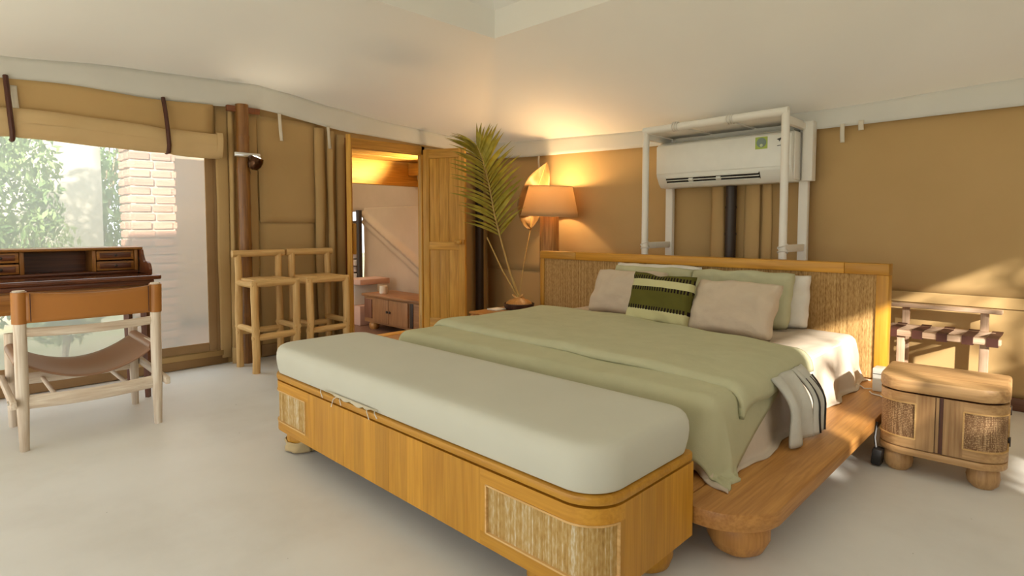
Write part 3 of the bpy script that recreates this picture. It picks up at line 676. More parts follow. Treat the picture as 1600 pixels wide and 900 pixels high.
# ------------------------------------------------------------------ log bar stools
def log(mb, a, b, r, sd, seg=10, n=7):
    a, b = Vector(a), Vector(b); pts = []; rad = []
    for k in range(n):
        t = k/(n-1); p = a.lerp(b, t) + Vector((wob(t*3, sd), wob(t*3, sd+9), 0))*0.010
        pts.append(p); rad.append(r*(1+0.10*wob(t*4, sd+20)))
    pts = [a.lerp(b, 0.0)] + pts[1:-1] + [b]
    return mb.tube(pts, rad, seg)
def stool(loc, label, sd, rz=0.0):
    t = thing('bar_stool', label, 'stool', loc, rz, 'log bar stools')
    # faces +x, local x -0.17..0.17, y -0.18..0.18
    for i, (x, y, h) in enumerate(((0.17, -0.175, 0.75), (0.17, 0.175, 0.75), (-0.17, -0.175, 0.965), (-0.17, 0.175, 0.965))):
        log(MB(), (x, y, 0), (x, y, h), 0.031, sd+i).build('leg', logw('z'), t)
    log(MB(), (-0.17, -0.222, 0.972), (-0.17, 0.222, 0.972), 0.031, sd+6).build('back_rail', logw('y'), t)
    log(MB(), (0.17, -0.20, 0.735), (0.17, 0.20, 0.735), 0.028, sd+7).build('seat_rail', logw('y'), t)
    for y in (-0.175, 0.175): log(MB(), (-0.17, y, 0.725), (0.19, y, 0.725), 0.026, sd+8+y).build('seat_rail', logw('x'), t)
    for k in range(5):
        MB().box(-0.19, 0.18, -0.165+k*0.067, -0.165+(k+1)*0.067-0.004, 0.742, 0.765, 0.006).build('seat_slat', logw('x'), t)
    log(MB(), (0.17, -0.20, 0.29), (0.17, 0.20, 0.30), 0.027, sd+10).build('stretcher', logw('y'), t)
    log(MB(), (-0.17, -0.20, 0.30), (-0.17, 0.20, 0.30), 0.025, sd+11).build('stretcher', logw('y'), t)
    for y in (-0.175, 0.175): log(MB(), (-0.20, y, 0.35), (0.20, y, 0.35), 0.025, sd+12+y).build('stretcher', logw('x'), t)
    return t
stool((-4.945, 2.055, 0), 'rustic log bar stool beside the bamboo pole', 40)
stool((-4.945, 2.525, 0), 'rustic log bar stool beside the left door leaf', 60)

# ------------------------------------------------------------------ bed
bed = thing('platform_bed', 'wide timber platform bed with woven reed headboard', 'bed', (-2.5, 3.1, 0))
bl = (2.5, -3.1, 0)
PX0, PX1, PY0, PY1, PZ0, PZ1 = -4.42, -0.705, 1.865, 4.26, 0.155, 0.22
out = rr(PX0, PX1, PY0, PY1, 0.22, 10, (1, 1, 0, 0))
# planks along y, cut out of the rounded outline
cuts = [PX0, -3.85, -3.3, -2.6, -1.9, -1.45, -1.22, -0.985, PX1]
def clipx(poly, x0, x1):
    def cl_(P, x, keep):
        o = []
        for a, b in zip(P, P[1:]+P[:1]):
            ia, ib = keep(a[0]), keep(b[0])
            if ia: o.append(a)
            if ia != ib:
                t = (x-a[0])/(b[0]-a[0]); o.append((x, a[1]+(b[1]-a[1])*t))
        return o
    return cl_(cl_(poly, x0, lambda v: v >= x0-1e-9), x1, lambda v: v <= x1+1e-9)
for a, b in zip(cuts, cuts[1:]):
    poly = clipx(out, a+0.0012, b-0.0012)
    MB().prism(poly, PZ0, PZ1, bev=0.006 if b < PX1 and a > PX0 else 0.008).build('plank', teak('y'), bed, bl)
ball = MB().lathe([(0, 0), (0.055, 0), (0.09, 0.022), (0.112, 0.065), (0.113, 0.10), (0.104, 0.14), (0.096, 0.158), (0, 0.158)], seg=28).mesh('foot', teak('z'))
for p in ((-0.865, 2.085), (-4.2, 2.1), (-1.0, 3.9), (-4.2, 3.95), (-2.5, 2.1), (-2.5, 3.9)): link('foot', ball, bed, (p[0]+2.5, p[1]-3.1, 0))
HX0, HX1, HY, HZ = -3.79, -0.845, 4.30, 0.965
hb = MB().box(HX0+0.06, HX1-0.06, HY, HY+0.04, 0.0, HZ-0.06).build('headboard', gold('x'), bed, bl)
for a, b in ((HX0, -3.35), (-3.348, -1.10), (-1.098, HX1)):
    MB().box(a, b, HY-0.035, HY+0.065, HZ-0.072, HZ, 0.005).build('top_rail', gold('x'), hb)
MB().box(HX0, HX0+0.045, HY-0.03, HY+0.06, 0, HZ-0.072, 0.004).build('stile', gold('z'), hb)
MB().box(HX1-0.07, HX1, HY-0.03, HY+0.06, 0, HZ-0.072, 0.004).build('stile', gold('z'), hb)
MB().box(HX0+0.045, HX1-0.07, HY-0.018, HY, PZ1, HZ-0.072).build('woven_panel', reedm, hb)

# mattress and bedding
MX0, MX1, MY0, MY1, MZ = -3.10, -1.00, 2.13, 4.22, 0.50
MB().prism(rr(MX0, MX1, MY0, MY1, 0.08), PZ1+0.001, MZ, bev=0.03).build('mattress', whitec, label='thick white mattress under the oatmeal sheet', cat='mattress')
MCX, MCY, MW, ML = (MX0+MX1)/2, (MY0+MY1)/2, (MX1-MX0)/2, (MY1-MY0)/2
def drape(x, y, off, r=0.05, ripple=0.0, freq=9.0, floor_z=None, seed=0, puff=0.0):
    # lay a point of a flat cloth (x, y) over the mattress block; overhang turns down its sides
    fz = PZ1 + 0.006 + off*0.25 if floor_z is None else floor_z
    sx, sy = x-MCX, y-MCY
    ox = max(0.0, abs(sx)-(MW-r)); oy = max(0.0, abs(sy)-(ML-r)); d = math.hypot(ox, oy)
    bx = MCX + math.copysign(min(abs(sx), MW-r), sx); by = MCY + math.copysign(min(abs(sy), ML-r), sy)
    R_ = r + off
    top = MZ + off + puff*(0.6+0.4*wob(x*2.1, y*2.1, seed)) + 0.010*wob(x*3.3, y*3.3, seed)
    if d < 1e-6: return Vector((bx, by, top))
    nx, ny = math.copysign(ox, sx)/d, math.copysign(oy, sy)/d
    a = min(d/R_, PI/2); h = R_*math.sin(a); z = top - R_*(1-math.cos(a)); rest = d - R_*PI/2
    if rest > 0:
        z -= rest
        tcoord = (y if ox > oy else x)
        if ox > 0 and oy > 0: tcoord = x + y
        k = min(1, rest/0.2)
        h += ripple*k*(math.sin(freq*tcoord*2*PI/2 + seed + 2*wob(tcoord*2, seed)) + 0.6) + 0.03*k
        if z < fz:
            h += (fz - z)*0.8; z = fz + 0.003*math.sin(tcoord*40)
    return Vector((bx + nx*h, by + ny*h, z))
def cloth_grid(name, xf, yf, nu, nv, off, mat, label, cat, **kw):
    th = kw.pop('th', 0.006)
    return MB().grid(lambda u, v: drape(xf(u, v), yf(u, v), off, **kw), nu, nv).build(name, mat, solid=th, label=label, cat=cat, ang=70)
cloth_grid('bed_sheet', lambda u, v: -3.38+2.68*u, lambda u, v: 1.88+2.35*v, 110, 100, 0.008, sheetm, 'oatmeal cotton sheet covering the mattress and hanging to the platform', 'sheet', ripple=0.016, freq=5.5, seed=2)
# comforter: lower layer hanging over the foot end
def hemx(v): return -0.67 - 0.34*max(0, v-0.32)
cloth_grid('comforter', lambda u, v: -3.42 + (hemx(v)+3.42)*u, lambda u, v: 1.90 + 0.86*v, 120, 60, 0.026, sage, 'sage green linen comforter hanging over the foot of the bed', 'comforter', ripple=0.016, freq=3.2, seed=5, th=0.018, puff=0.02)
# upper layer, turned back over it
def up_y(u, v):
    y0 = 2.42 - 0.10*u + 0.02*wob(u*4, 3); y1 = 3.42 + 0.10*math.sin(PI*min(1, u*1.4)) - 0.42*max(0, u-0.35)**1.3
    return y0 + (y1-y0)*v
def up_pt(u, v):
    e = 0.018*wob(v*6, 1.7)
    x = -3.33 + (2.455+e)*u
    p = drape(x, up_y(u, v), 0.052, ripple=0.012, freq=4, seed=8, puff=0.03)
    k = max(0, 1-v/0.05); p.z -= 0.030*k*k                     # rolled front edge
    return p
MB().grid(up_pt, 110, 60).build('comforter_fold', sage, solid=0.024, ang=70, label='sage green linen coverlet turned back across the middle of the bed', cat='coverlet')
# duvet edges hanging at the side of the bed
def hang(y0, y1, zt, zb, out_, amp, n, name, mat, label, cat, dark=None):
    def f(u, v):
        y = y0+(y1-y0)*u; z = zt+(zb-zt)*v
        return (MX1+0.02+out_*(0.15+0.85*math.sin(PI/2*min(1, v/0.55))**0.9) + amp*math.sin(u*n*2*PI)*(0.3+0.7*v), y+0.01*math.sin(v*5+u*9), z)
    o = MB().grid(f, 40, 16).build(name, mat, label=label, cat=cat, solid=0.014, ang=70)
    return o, f
hang(2.64, 2.86, 0.515, 0.232, 0.105, 0.022, 1.2, 'duvet_end', greyc, 'pale grey duvet end hanging below the coverlet at the bed side', 'duvet')
tp, tf = hang(2.875, 3.02, 0.515, 0.238, 0.125, 0.014, 2.0, 'folded_throw', greyc, 'pale folded throw with thin black edging hanging at the bed side', 'throw')
for uu in (0.14, 0.62, 0.97):
    MB().tube([Vector(tf(uu, 0.12+0.86*k/10)) + Vector((0.017, 0.002, 0)) for k in range(11)], 0.005, 6).build('edging', black, tp)

def pillow(name, w_, h_, t_, x, y, z, tilt, mat, label, cat='pillow', yaw=0.0, roll_=0.0, pinch=0.12, sd=0):
    def f(side):
        def g(u, v):
            a, b = 2*u-1, 2*v-1
            k = (max(0, 1-a**4)**0.5)*(max(0, 1-b**4)**0.5)
            px = a*w_/2*(1-pinch*(1-b*b)*0.35*a*a); pz = b*h_/2*(1-pinch*(1-a*a)*0.5*b*b)
            rc = 0.05*(a*a*b*b)**2; px *= 1-rc; pz *= 1-rc
            px += 0.012*wob(b*2.5+sd*3, a)*abs(a); pz += 0.014*wob(a*2.5+sd*5, b)*abs(b)
            th = t_/2*k**0.7*(1+0.30*wob(a*1.6+sd, b*1.6, side)) + 0.010*k*wob(a*5+sd, b*4+a*2, side*3)
            return (px, side*th + 0.012*wob(a*2, b*2, sd), pz + h_/2)
        return g
    mb = MB(); mb.grid(f(1), 34, 26); mb.grid(f(-1), 34, 26)
    bmesh.ops.remove_doubles(mb.bm, verts=mb.bm.verts, dist=0.002)
    return mb.build(name, mat, loc=(x, y, z), rot=(R(-tilt), R(roll_), yaw), label=label, cat=cat, ang=80)
# green cushion cloth: olive with two cream bands and dark stitched rows
m, nt, N, L, P = newmat('striped_cushion'); stripem = m
tc = N.new('ShaderNodeTexCoord'); sx = N.new('ShaderNodeSeparateXYZ'); L.new(tc.outputs['Object'], sx.inputs[0])
mz = N.new('ShaderNodeMath'); mz.operation = 'DIVIDE'; mz.inputs[1].default_value = 0.39; L.new(sx.outputs['Z'], mz.inputs[0])
olive, cream = (0.115, 0.105, 0.022), (0.60, 0.56, 0.30)
rp = ramp(N, [(0.0, olive), (0.06, cream), (0.27, olive), (0.68, cream), (0.81, olive)]); rp.color_ramp.interpolation = 'CONSTANT'; L.new(mz.outputs[0], rp.inputs[0])
rk = ramp(N, [(0.0, (0,0,0)), (0.265, (1,1,1)), (0.335, (0,0,0)), (0.61, (1,1,1)), (0.68, (0,0,0)), (0.81, (1,1,1)), (0.88, (0,0,0))]); rk.color_ramp.interpolation = 'CONSTANT'; L.new(mz.outputs[0], rk.inputs[0])
wx = N.new('ShaderNodeMath'); wx.operation = 'MULTIPLY'; wx.inputs[1].default_value = 300; L.new(sx.outputs['X'], wx.inputs[0])
sn = N.new('ShaderNodeMath'); sn.operation = 'SINE'; L.new(wx.outputs[0], sn.inputs[0])
gt = N.new('ShaderNodeMath'); gt.operation = 'GREATER_THAN'; gt.inputs[1].default_value = -0.1; L.new(sn.outputs[0], gt.inputs[0])
mu = N.new('ShaderNodeMath'); mu.operation = 'MULTIPLY'; L.new(gt.outputs[0], mu.inputs[0]); L.new(rk.outputs[0], mu.inputs[1])
mxx = N.new('ShaderNodeMix'); mxx.data_type = 'RGBA'; L.new(mu.outputs[0], mxx.inputs[0]); L.new(rp.outputs[0], mxx.inputs[6]); mxx.inputs[7].default_value = (0.02, 0.012, 0.012, 1)
L.new(mxx.outputs[2], P.inputs['Base Color']); P.inputs['Roughness'].default_value = 0.95; P.inputs['Specular IOR Level'].default_value = 0.1

pz = MZ + 0.012
pillow('bed_pillow', 0.80, 0.40, 0.15, -2.44, 4.12, pz, 10, whitec, 'white pillow against the headboard behind the sage pillow nearer the lamp', sd=1)
pillow('bed_pillow', 0.72, 0.375, 0.16, -1.62, 4.12, pz, 10, whitec, 'white pillow against the headboard at the sunlit side of the bed', sd=2)
pillow('bed_pillow', 0.74, 0.395, 0.13, -2.43, 4.00, pz, 17, sagep, 'sage green pillow behind the beige pillow nearer the lamp', sd=3)
pillow('bed_pillow', 0.76, 0.40, 0.14, -1.71, 3.98, pz, 17, sagep, 'sage green pillow behind the beige pillow at the sunlit side', sd=4)
pillow('bed_pillow', 0.66, 0.385, 0.14, -2.53, 3.80, pz, 27, beigec, 'beige pillow left of the striped cushion', sd=5)
pillow('bed_pillow', 0.56, 0.385, 0.15, -1.565, 3.53, pz, 30, beigec, 'crumpled beige pillow right of the striped cushion', sd=6)
pillow('striped_cushion', 0.50, 0.385, 0.13, -2.055, 3.50, pz+0.002, 17, stripem, 'olive green cushion with cream bands and dark stitched rows', 'cushion', roll_=2, pinch=0.25, sd=7)

# ------------------------------------------------------------------ bench at the foot of the bed
BX0, BX1, BY0, BY1 = -3.10, -0.925, 1.29, 1.845
bn = thing('storage_bench', 'long golden timber bench with woven corner panels at the foot of the bed', 'bench', (-2.0, 1.5, 0))
bo = (2.0, -1.5, 0)
ZB, ZT = 0.125, 0.425
MB().prism(rr(BX0+0.02, BX1-0.02, BY0+0.02, BY1-0.02, 0.11, 10), ZB+0.01, ZT-0.035).build('core', wood('bench_core', (0.10,0.04,0.008), (0.16,0.07,0.015), 'x'), bn, bo)
MB().prism(rr2(BX0-0.004, BX1+0.004, BY0-0.004, BY1+0.006, 0.13, 0.03, 12), ZT-0.028, ZT, bev=0.006).build('top_rim', gold('x'), bn, bo)
pa = Path(BX0, BX1, BY0, BY1, 0.125)
sL = pa.left; aL = pa.arc; sF = sL + aL; sR = sF + pa.front; eR = sR + aL
c1a, c1b = sL - 0.02, sF + 0.285                # left woven panel, wrapping the corner
c2a, c2b = sR - 0.335, eR - 0.02                # right woven panel
zt2 = ZT - 0.036
for a, b in ((c1a, c1b), (c2a, c2b)):
    pa.slab(MB(), a-0.03, b+0.03, zt2-0.050, zt2, -0.02, 0.0).build('panel_rail', gold('x'), bn, bo)
    pa.slab(MB(), a-0.03, b+0.03, ZB, ZB+0.048, -0.02, 0.0).build('panel_rail', gold('x'), bn, bo)
    pa.slab(MB(), a-0.03, a, ZB+0.048, zt2-0.050, -0.02, 0.0).build('panel_stile', gold('z'), bn, bo)
    pa.slab(MB(), b, b+0.03, ZB+0.048, zt2-0.050, -0.02, 0.0).build('panel_stile', gold('z'), bn, bo)
    pa.slab(MB(), a, b, ZB+0.048, zt2-0.050, -0.02, -0.006).build('woven_panel', reedm2, bn, bo)
    bd = MB()
    for (q0, q1, z0, z1) in ((a, b, ZB+0.046, ZB+0.052), (a, b, zt2-0.054, zt2-0.048), (a-0.003, a+0.003, ZB+0.048, zt2-0.050), (b-0.003, b+0.003, ZB+0.048, zt2-0.050)):
        pa.slab(bd, q0, q1, z0, z1, -0.008, 0.003)
    bd.build('beading', logw('x'), bn, bo)
def boards(s0, s1, n, sd):
    rnd = random.Random(sd); ws_ = [rnd.uniform(0.7, 1.3) for _ in range(n)]; tot = sum(ws_); s_ = s0
    for w_ in ws_:
        e = s_ + (s1-s0)*w_/tot
        pa.slab(MB(), s_+0.0001, e-0.0001, ZB, zt2, -0.02, rnd.uniform(-0.0003, 0.0003)).build('board', gold('z'), bn, bo)
        s_ = e
boards(c1b+0.03, c2a-0.03, 15, 1); boards(c2b+0.03, pa.len, 6, 2); boards(0, c1a-0.03, 6, 3)
fm = MB().lathe([(0, 0), (0.05, 0), (0.075, 0.018), (0.088, 0.055), (0.086, 0.09), (0.075, 0.124), (0, 0.126)], seg=24).mesh('foot', gold('z'))
for p in ((-2.96, 1.41), (-2.96, 1.72), (-1.05, 1.76), (-1.2, 1.42)): link('foot', fm, bn, (p[0]+2.0, p[1]-1.5, 0))
# frayed wrapping left on one foot
def wrap(u, v):
    a = 2*PI*u; r = 0.092 + 0.010*wob(math.cos(a)*2, math.sin(a)*2, v*3); z = 0.006 + 0.06*v + 0.015*wob(a*2, 4)*v
    return (0.10+r*math.cos(a)-1.06, r*math.sin(a)-0.09, z+0.004)
MB().grid(wrap, 40, 5).build('foot_wrap', cloth('wrap_paper', (0.60, 0.46, 0.25)), bn, solid=0.002)
# seat cushion
cu = MB()
def cush_ring(inset, z, rad):
    return rr2(BX0+0.004+inset, BX1-0.004-inset, BY0+0.004+inset, BY1+0.016-inset, 0.125-inset, max(0.01, 0.085-inset*0.6), 12)
lay = [(0.02, 0.0, 0), (0.004, 0.004, 0), (0.0, 0.02, 0), (-0.006, 0.05, 0), (-0.009, 0.08, 0), (-0.007, 0.108, 0), (0.0, 0.128, 0), (0.010, 0.139, 0), (0.024, 0.1455, 0), (0.06, 0.148, 0), (0.115, 0.149, 0)]
rings = [[cu.bm.verts.new((x, y, ZT+0.001+z)) for x, y in cush_ring(i, z, r_)] for i, z, r_ in lay]
for a, b in zip(rings, rings[1:]):
    n = len(a)
    for k in range(n): cu.bm.faces.new((a[k], a[(k+1)%n], b[(k+1)%n], b[k]))
cu.bm.faces.new(rings[-1]); cu.bm.faces.new(rings[0][::-1])
cuo = cu.build('bench_cushion', cushm, label='long stone grey upholstered cushion on the golden bench', cat='cushion', ang=60)
# loose threads and torn hem along the cushion's lower edge
thr = MB()
for x0, dx, dz in ((-2.52, 0.03, -0.02), (-2.36, -0.05, -0.045), (-2.34, 0.02, -0.02), (-2.12, 0.03, -0.03), (-2.06, 0.03, -0.012)):
    thr.tube([(x0, BY0-0.002, ZT+0.012), (x0+dx*0.5, BY0-0.012, ZT+0.010+dz*0.3), (x0+dx, BY0-0.010, ZT+dz)], 0.002, 5)
thr.build('loose_thread', cordw, cuo)
def torn(u, v):
    x = -2.47 + 0.44*u; n_ = max(0.0, math.sin(PI*u))*(0.25+1.1*abs(wob(u*7, 2.3)))
    return (x, BY0-0.004-0.006*v, ZT+0.020-0.030*v*n_)
MB().grid(torn, 40, 4).build('torn_hem', cloth('torn_hem_cloth', (0.62, 0.56, 0.42)), cuo, solid=0.002)

# ------------------------------------------------------------------ nightstand on the sunlit side
def nsw(ax): return wood('nightstand_wood', (0.34, 0.175, 0.065), (0.57, 0.35, 0.155), axis=ax, rough=0.5, vary=0.1)
ns = thing('nightstand', 'rounded teak nightstand with two woven cane doors beside the bed', 'nightstand', (-0.445, 3.50, 0), R(3))
q = Path(-0.248, 0.248, -0.20, 0.20, 0.115)
MB().prism(rr(-0.236, 0.236, -0.188, 0.19, 0.105, 10, (1,1,0,0)), 0.13, 0.40).build('carcass', wood('ns_core', (0.10,0.04,0.015), (0.16,0.07,0.03), 'z'), ns)
MB().prism(rr(-0.252, 0.252, -0.204, 0.21, 0.12, 12, (1,1,0,0)), 0.405, 0.472, bev=0.016).build('top', nsw('x'), ns)
MB().prism(rr(-0.25, 0.25, -0.202, 0.21, 0.118, 12, (1,1,0,0)), 0.098, 0.132, bev=0.006).build('plinth', nsw('x'), ns)
fz0, fz1 = 0.137, 0.400
mid_s = q.len/2
for sgn in (-1, 1):
    a, b = (0.10, mid_s-0.016) if sgn < 0 else (mid_s+0.016, q.len-0.10)
    pn0, pn1 = (a+0.055, b-0.075) if sgn < 0 else (a+0.075, b-0.055)
    dr = q.slab(MB(), pn1, b, fz0, fz1, -0.012, 0.0).build('door', nsw('z'), ns)
    q.slab(MB(), a, pn0, fz0, fz1, -0.012, 0.0).build('door_stile', nsw('z'), dr)
    q.slab(MB(), pn0, pn1, fz1-0.045, fz1, -0.012, 0.0).build('door_rail', nsw('x'), dr)
    q.slab(MB(), pn0, pn1, fz0, fz0+0.045, -0.012, 0.0).build('door_rail', nsw('x'), dr)
    q.slab(MB(), pn0, pn1, fz0+0.045, fz1-0.045, -0.012, -0.004).build('cane_panel', canem, dr)
    bd = MB()
    for (u0, u1, z0, z1) in ((pn0, pn1, fz0+0.043, fz0+0.049), (pn0, pn1, fz1-0.049, fz1-0.043), (pn0-0.003, pn0+0.003, fz0+0.045, fz1-0.045), (pn1-0.003, pn1+0.003, fz0+0.045, fz1-0.045)):
        q.slab(bd, u0, u1, z0, z1, -0.006, 0.003)
    bd.build('beading', logw('x'), dr)
q.slab(MB(), mid_s-0.013, mid_s-0.001, fz0, fz1, -0.02, -0.006).build('centre_strip', nsw('z'), ns)
q.slab(MB(), mid_s+0.001, mid_s+0.013, fz0, fz1, -0.02, -0.010).build('centre_strip', dkw('z'), ns)
for s0, s1 in ((0, 0.098), (q.len-0.098, q.len)): q.slab(MB(), s0, s1, fz0, fz1, -0.012, 0.0).build('side_board', nsw('z'), ns)
for z in (0.19, 0.34): MB().box(0.247, 0.256, 0.02, 0.05, z-0.02, z+0.02, 0.002).build('hinge', darkm, ns)
fm = MB().lathe([(0, 0), (0.04, 0), (0.058, 0.02), (0.064, 0.05), (0.06, 0.08), (0.05, 0.10), (0, 0.10)], seg=22).mesh('foot', nsw('z'))
for p in ((-0.165, -0.115), (0.165, -0.115), (-0.17, 0.13), (0.17, 0.13)): link('foot', fm, ns, (p[0], p[1], 0))
bx = thing('charger_box', 'small white box standing on the platform between headboard and nightstand', 'box', (-0.80, 3.99, PZ1))
MB().box(-0.05, 0.06, -0.04, 0.05, 0, 0.14, 0.006).build('case', acwhite, bx)
MB().box(-0.047, 0.057, -0.042, -0.04, 0.105, 0.108).build('lid_line', darkm, bx)
MB().tube([(-1.0, 4.08, 0.235), (-0.97, 4.02, 0.228), (-0.92, 4.0, 0.226), (-0.89, 3.95, 0.226), (-0.855, 3.97, 0.228)], 0.004, 6).build('charging_cable', cordw, label='white charging cable running from mattress to the white box', cat='cable')
MB().tube([(-0.85, 3.90, 0.226), (-0.83, 3.86, 0.225), (-0.79, 3.85, 0.225), (-0.75, 3.80, 0.226)], 0.004, 6).build('charging_cable', cordw, label='short white cable lying on the platform before the white box', cat='cable')
MB().box(-0.70, -0.655, 3.32, 3.385, 0.0, 0.085, 0.010, rot=(0, R(5), 0)).tube([(-0.685, 3.35, 0.08), (-0.694, 3.36, 0.13), (-0.694, 3.40, 0.20)], 0.006, 6).build('power_adapter', black, label='black power adapter on the floor beside the nightstand foot', cat='adapter', loc=(-0.005, -0.02, 0.006))

# ------------------------------------------------------------------ luggage rack
lr = thing('luggage_rack', 'pale wooden folding luggage rack with dark leather straps against the wall', 'luggage rack', (-0.62, 4.72, 0))
for x in (-0.235, 0.20):
    MB().box(x-0.022, x+0.022, 0.15, 0.18, 0, 0.645, 0.004).build('leg', rackw('z'), lr)
    MB().box(x-0.022+0.03, x+0.022+0.03, -0.16, -0.13, 0, 0.49, 0.004, rot=(R(0), 0, 0)).build('leg', rackw('z'), lr)
    MB().box(x-0.015, x+0.015, -0.13, 0.15, 0.20, 0.235, 0.004).build('stretcher', rackw('y'), lr)
MB().box(-0.32, 0.29, 0.11, 0.19, 0.635, 0.66, 0.005).build('back_shelf', rackw('x'), lr)
MB().box(-0.32, 0.31, -0.185, -0.125, 0.475, 0.515, 0.008).build('top_bar', rackw('x'), lr)
MB().box(-0.32, 0.27, 0.10, 0.15, 0.475, 0.515, 0.008).build('top_bar', rackw('x'), lr)
for k, x in enumerate((-0.25, -0.11, 0.02, 0.15, 0.27)):
    MB().prism([(-0.190, 0.468), (-0.12, 0.468), (-0.12, 0.473), (-0.118, 0.517), (0.10, 0.508), (0.155, 0.517), (0.155, 0.521), (0.10, 0.513), (-0.118, 0.522), (-0.190, 0.522)], x-0.028, x+0.028, 'x').build('strap', strapm, lr)

# ------------------------------------------------------------------ left bedside: low chest, basket, fronds, lamp
lc = thing('bedside_chest', 'low brown timber chest on the platform holding the palm vase', 'chest', (-3.86, 3.90, PZ1))
MB().box(-0.24, 0.24, -0.28, 0.28, 0.0, 0.155, 0.008).build('body', teak('y'), lc)
MB().box(-0.25, 0.25, -0.29, 0.29, 0.158, 0.18, 0.008).build('top', teak('y'), lc)
MB().box(-0.22, 0.22, -0.29, -0.28, 0.02, 0.14, 0.004).build('drawer', teak('x'), lc)
LZ0 = PZ1 + 0.181
MB().box(-4.06, -3.93, 3.80, 3.94, LZ0, LZ0+0.012, 0.004).build('paper_pad', plain('white_paper', (0.80, 0.76, 0.68), 0.8), label='small white notepad lying on the low bedside chest', cat='notepad')
vs = thing('frond_vase', 'wide brown wooden bowl vase with dark rim holding the palm frond', 'vase', (-3.88, 4.06, LZ0))
MB().lathe([(0, 0), (0.13, 0), (0.145, 0.02), (0.15, 0.055), (0.142, 0.058), (0.135, 0.03), (0, 0.02)], seg=28).build('dark_base', wood('vase_dark', (0.03,0.01,0.006), (0.07,0.025,0.015), 'z'), vs)
MB().lathe([(0.132, 0.022), (0.128, 0.06), (0.10, 0.085), (0.06, 0.098), (0.045, 0.115), (0.037, 0.115), (0.045, 0.09), (0.0, 0.08)], seg=28).build('shoulder', teak('z'), vs)
MB().tube([(0.05*math.cos(a/14*2*PI)-0.02, 0.05*math.sin(a/14*2*PI), 0.125+0.012*math.sin(a/14*4*PI)) for a in range(15)], 0.006, 6).build('twine', logw('x'), vs)

palm1 = leafmat('palm_leaf', (0.25, 0.22, 0.02), (0.50, 0.43, 0.06), 0.25)
rach = wood('palm_stem', (0.42, 0.26, 0.06), (0.62, 0.43, 0.14), 'z')
# one leaflet: folded, tapering, drooping blade of unit length along +x
def blade():
    mb = MB(); n = 7; rows = []
    for k in range(n+1):
        t = k/n; wv = 0.5*math.sin(PI*min(1, t*1.02+0.03))**0.6*(1-t)**0.35 if k < n else 0.0
        z = -0.26*t*t
        rows.append([mb.bm.verts.new((t, -wv*0.13, z+wv*0.03)), mb.bm.verts.new((t, 0, z)), mb.bm.verts.new((t, wv*0.13, z+wv*0.03))])
    for a, b in zip(rows, rows[1:]):
        for j in range(2): mb.bm.faces.new((a[j], a[j+1], b[j+1], b[j]))
    return mb.mesh('leaflet', palm1, fix=False)
BL = blade()
pf = thing('palm_frond', 'tall green palm frond standing in the wooden vase', 'palm frond', (-3.88, 4.06, LZ0+0.10))
base = Vector((-3.88, 4.06, LZ0+0.10))
ctrl = [Vector(p) for p in ((-3.885, 4.06, 0.52), (-3.93, 3.99, 0.75), (-3.97, 3.93, 1.0), (-4.03, 3.88, 1.30), (-4.07, 3.84, 1.60), (-4.11, 3.79, 1.85), (-4.14, 3.75, 1.97))]
def spline(cs, t):
    n = len(cs)-1; f = t*n; i = min(int(f), n-1); u = f-i
    p0, p1, p2, p3 = cs[max(i-1,0)], cs[i], cs[i+1], cs[min(i+2,n)]
    return 0.5*((2*p1)+(p2-p0)*u+(2*p0-5*p1+4*p2-p3)*u*u+(3*p1-p0-3*p2+p3)*u**3)
cp = [spline(ctrl, k/40)-base for k in range(41)]
MB().tube(cp, [0.011-0.008*k/40 for k in range(41)], 8).build('stalk', rach, pf)
view = Vector((0.70, -0.714, 0)); side = Vector((0.70, 0.714, 0))
rnd = random.Random(11)
for k in range(30):
    t = 0.40 + 0.60*k/29
    p = spline(ctrl, t) - base; tan = (spline(ctrl, min(1, t+0.02)) - spline(ctrl, t-0.02)).normalized()
    for sg in (-1, 1):
        up = (0.62 if sg < 0 else 0.95) + 0.8*((t-0.40)/0.6)**3 + rnd.uniform(-0.12, 0.12)
        d = (side*sg*1.0 + tan*up*1.25 + view*rnd.uniform(-0.25, 0.35)).normalized()
        ln = 0.36*(0.75+0.5*math.sin(PI*min(1, 0.15+(t-0.40)/0.6*0.9)))*rnd.uniform(0.85, 1.1)*(1.0 if sg < 0 else 0.92)
        zz = (view*0.55 + Vector((0,0,0.8)) + side*rnd.uniform(-0.3, 0.3)); zz = (zz - d*zz.dot(d)).normalized(); yy = zz.cross(d)
        M_ = Matrix((d, yy, zz)).transposed()
        o = link('leaflet', BL, pf, p, M_.to_euler(), (ln, ln*1.0, ln))
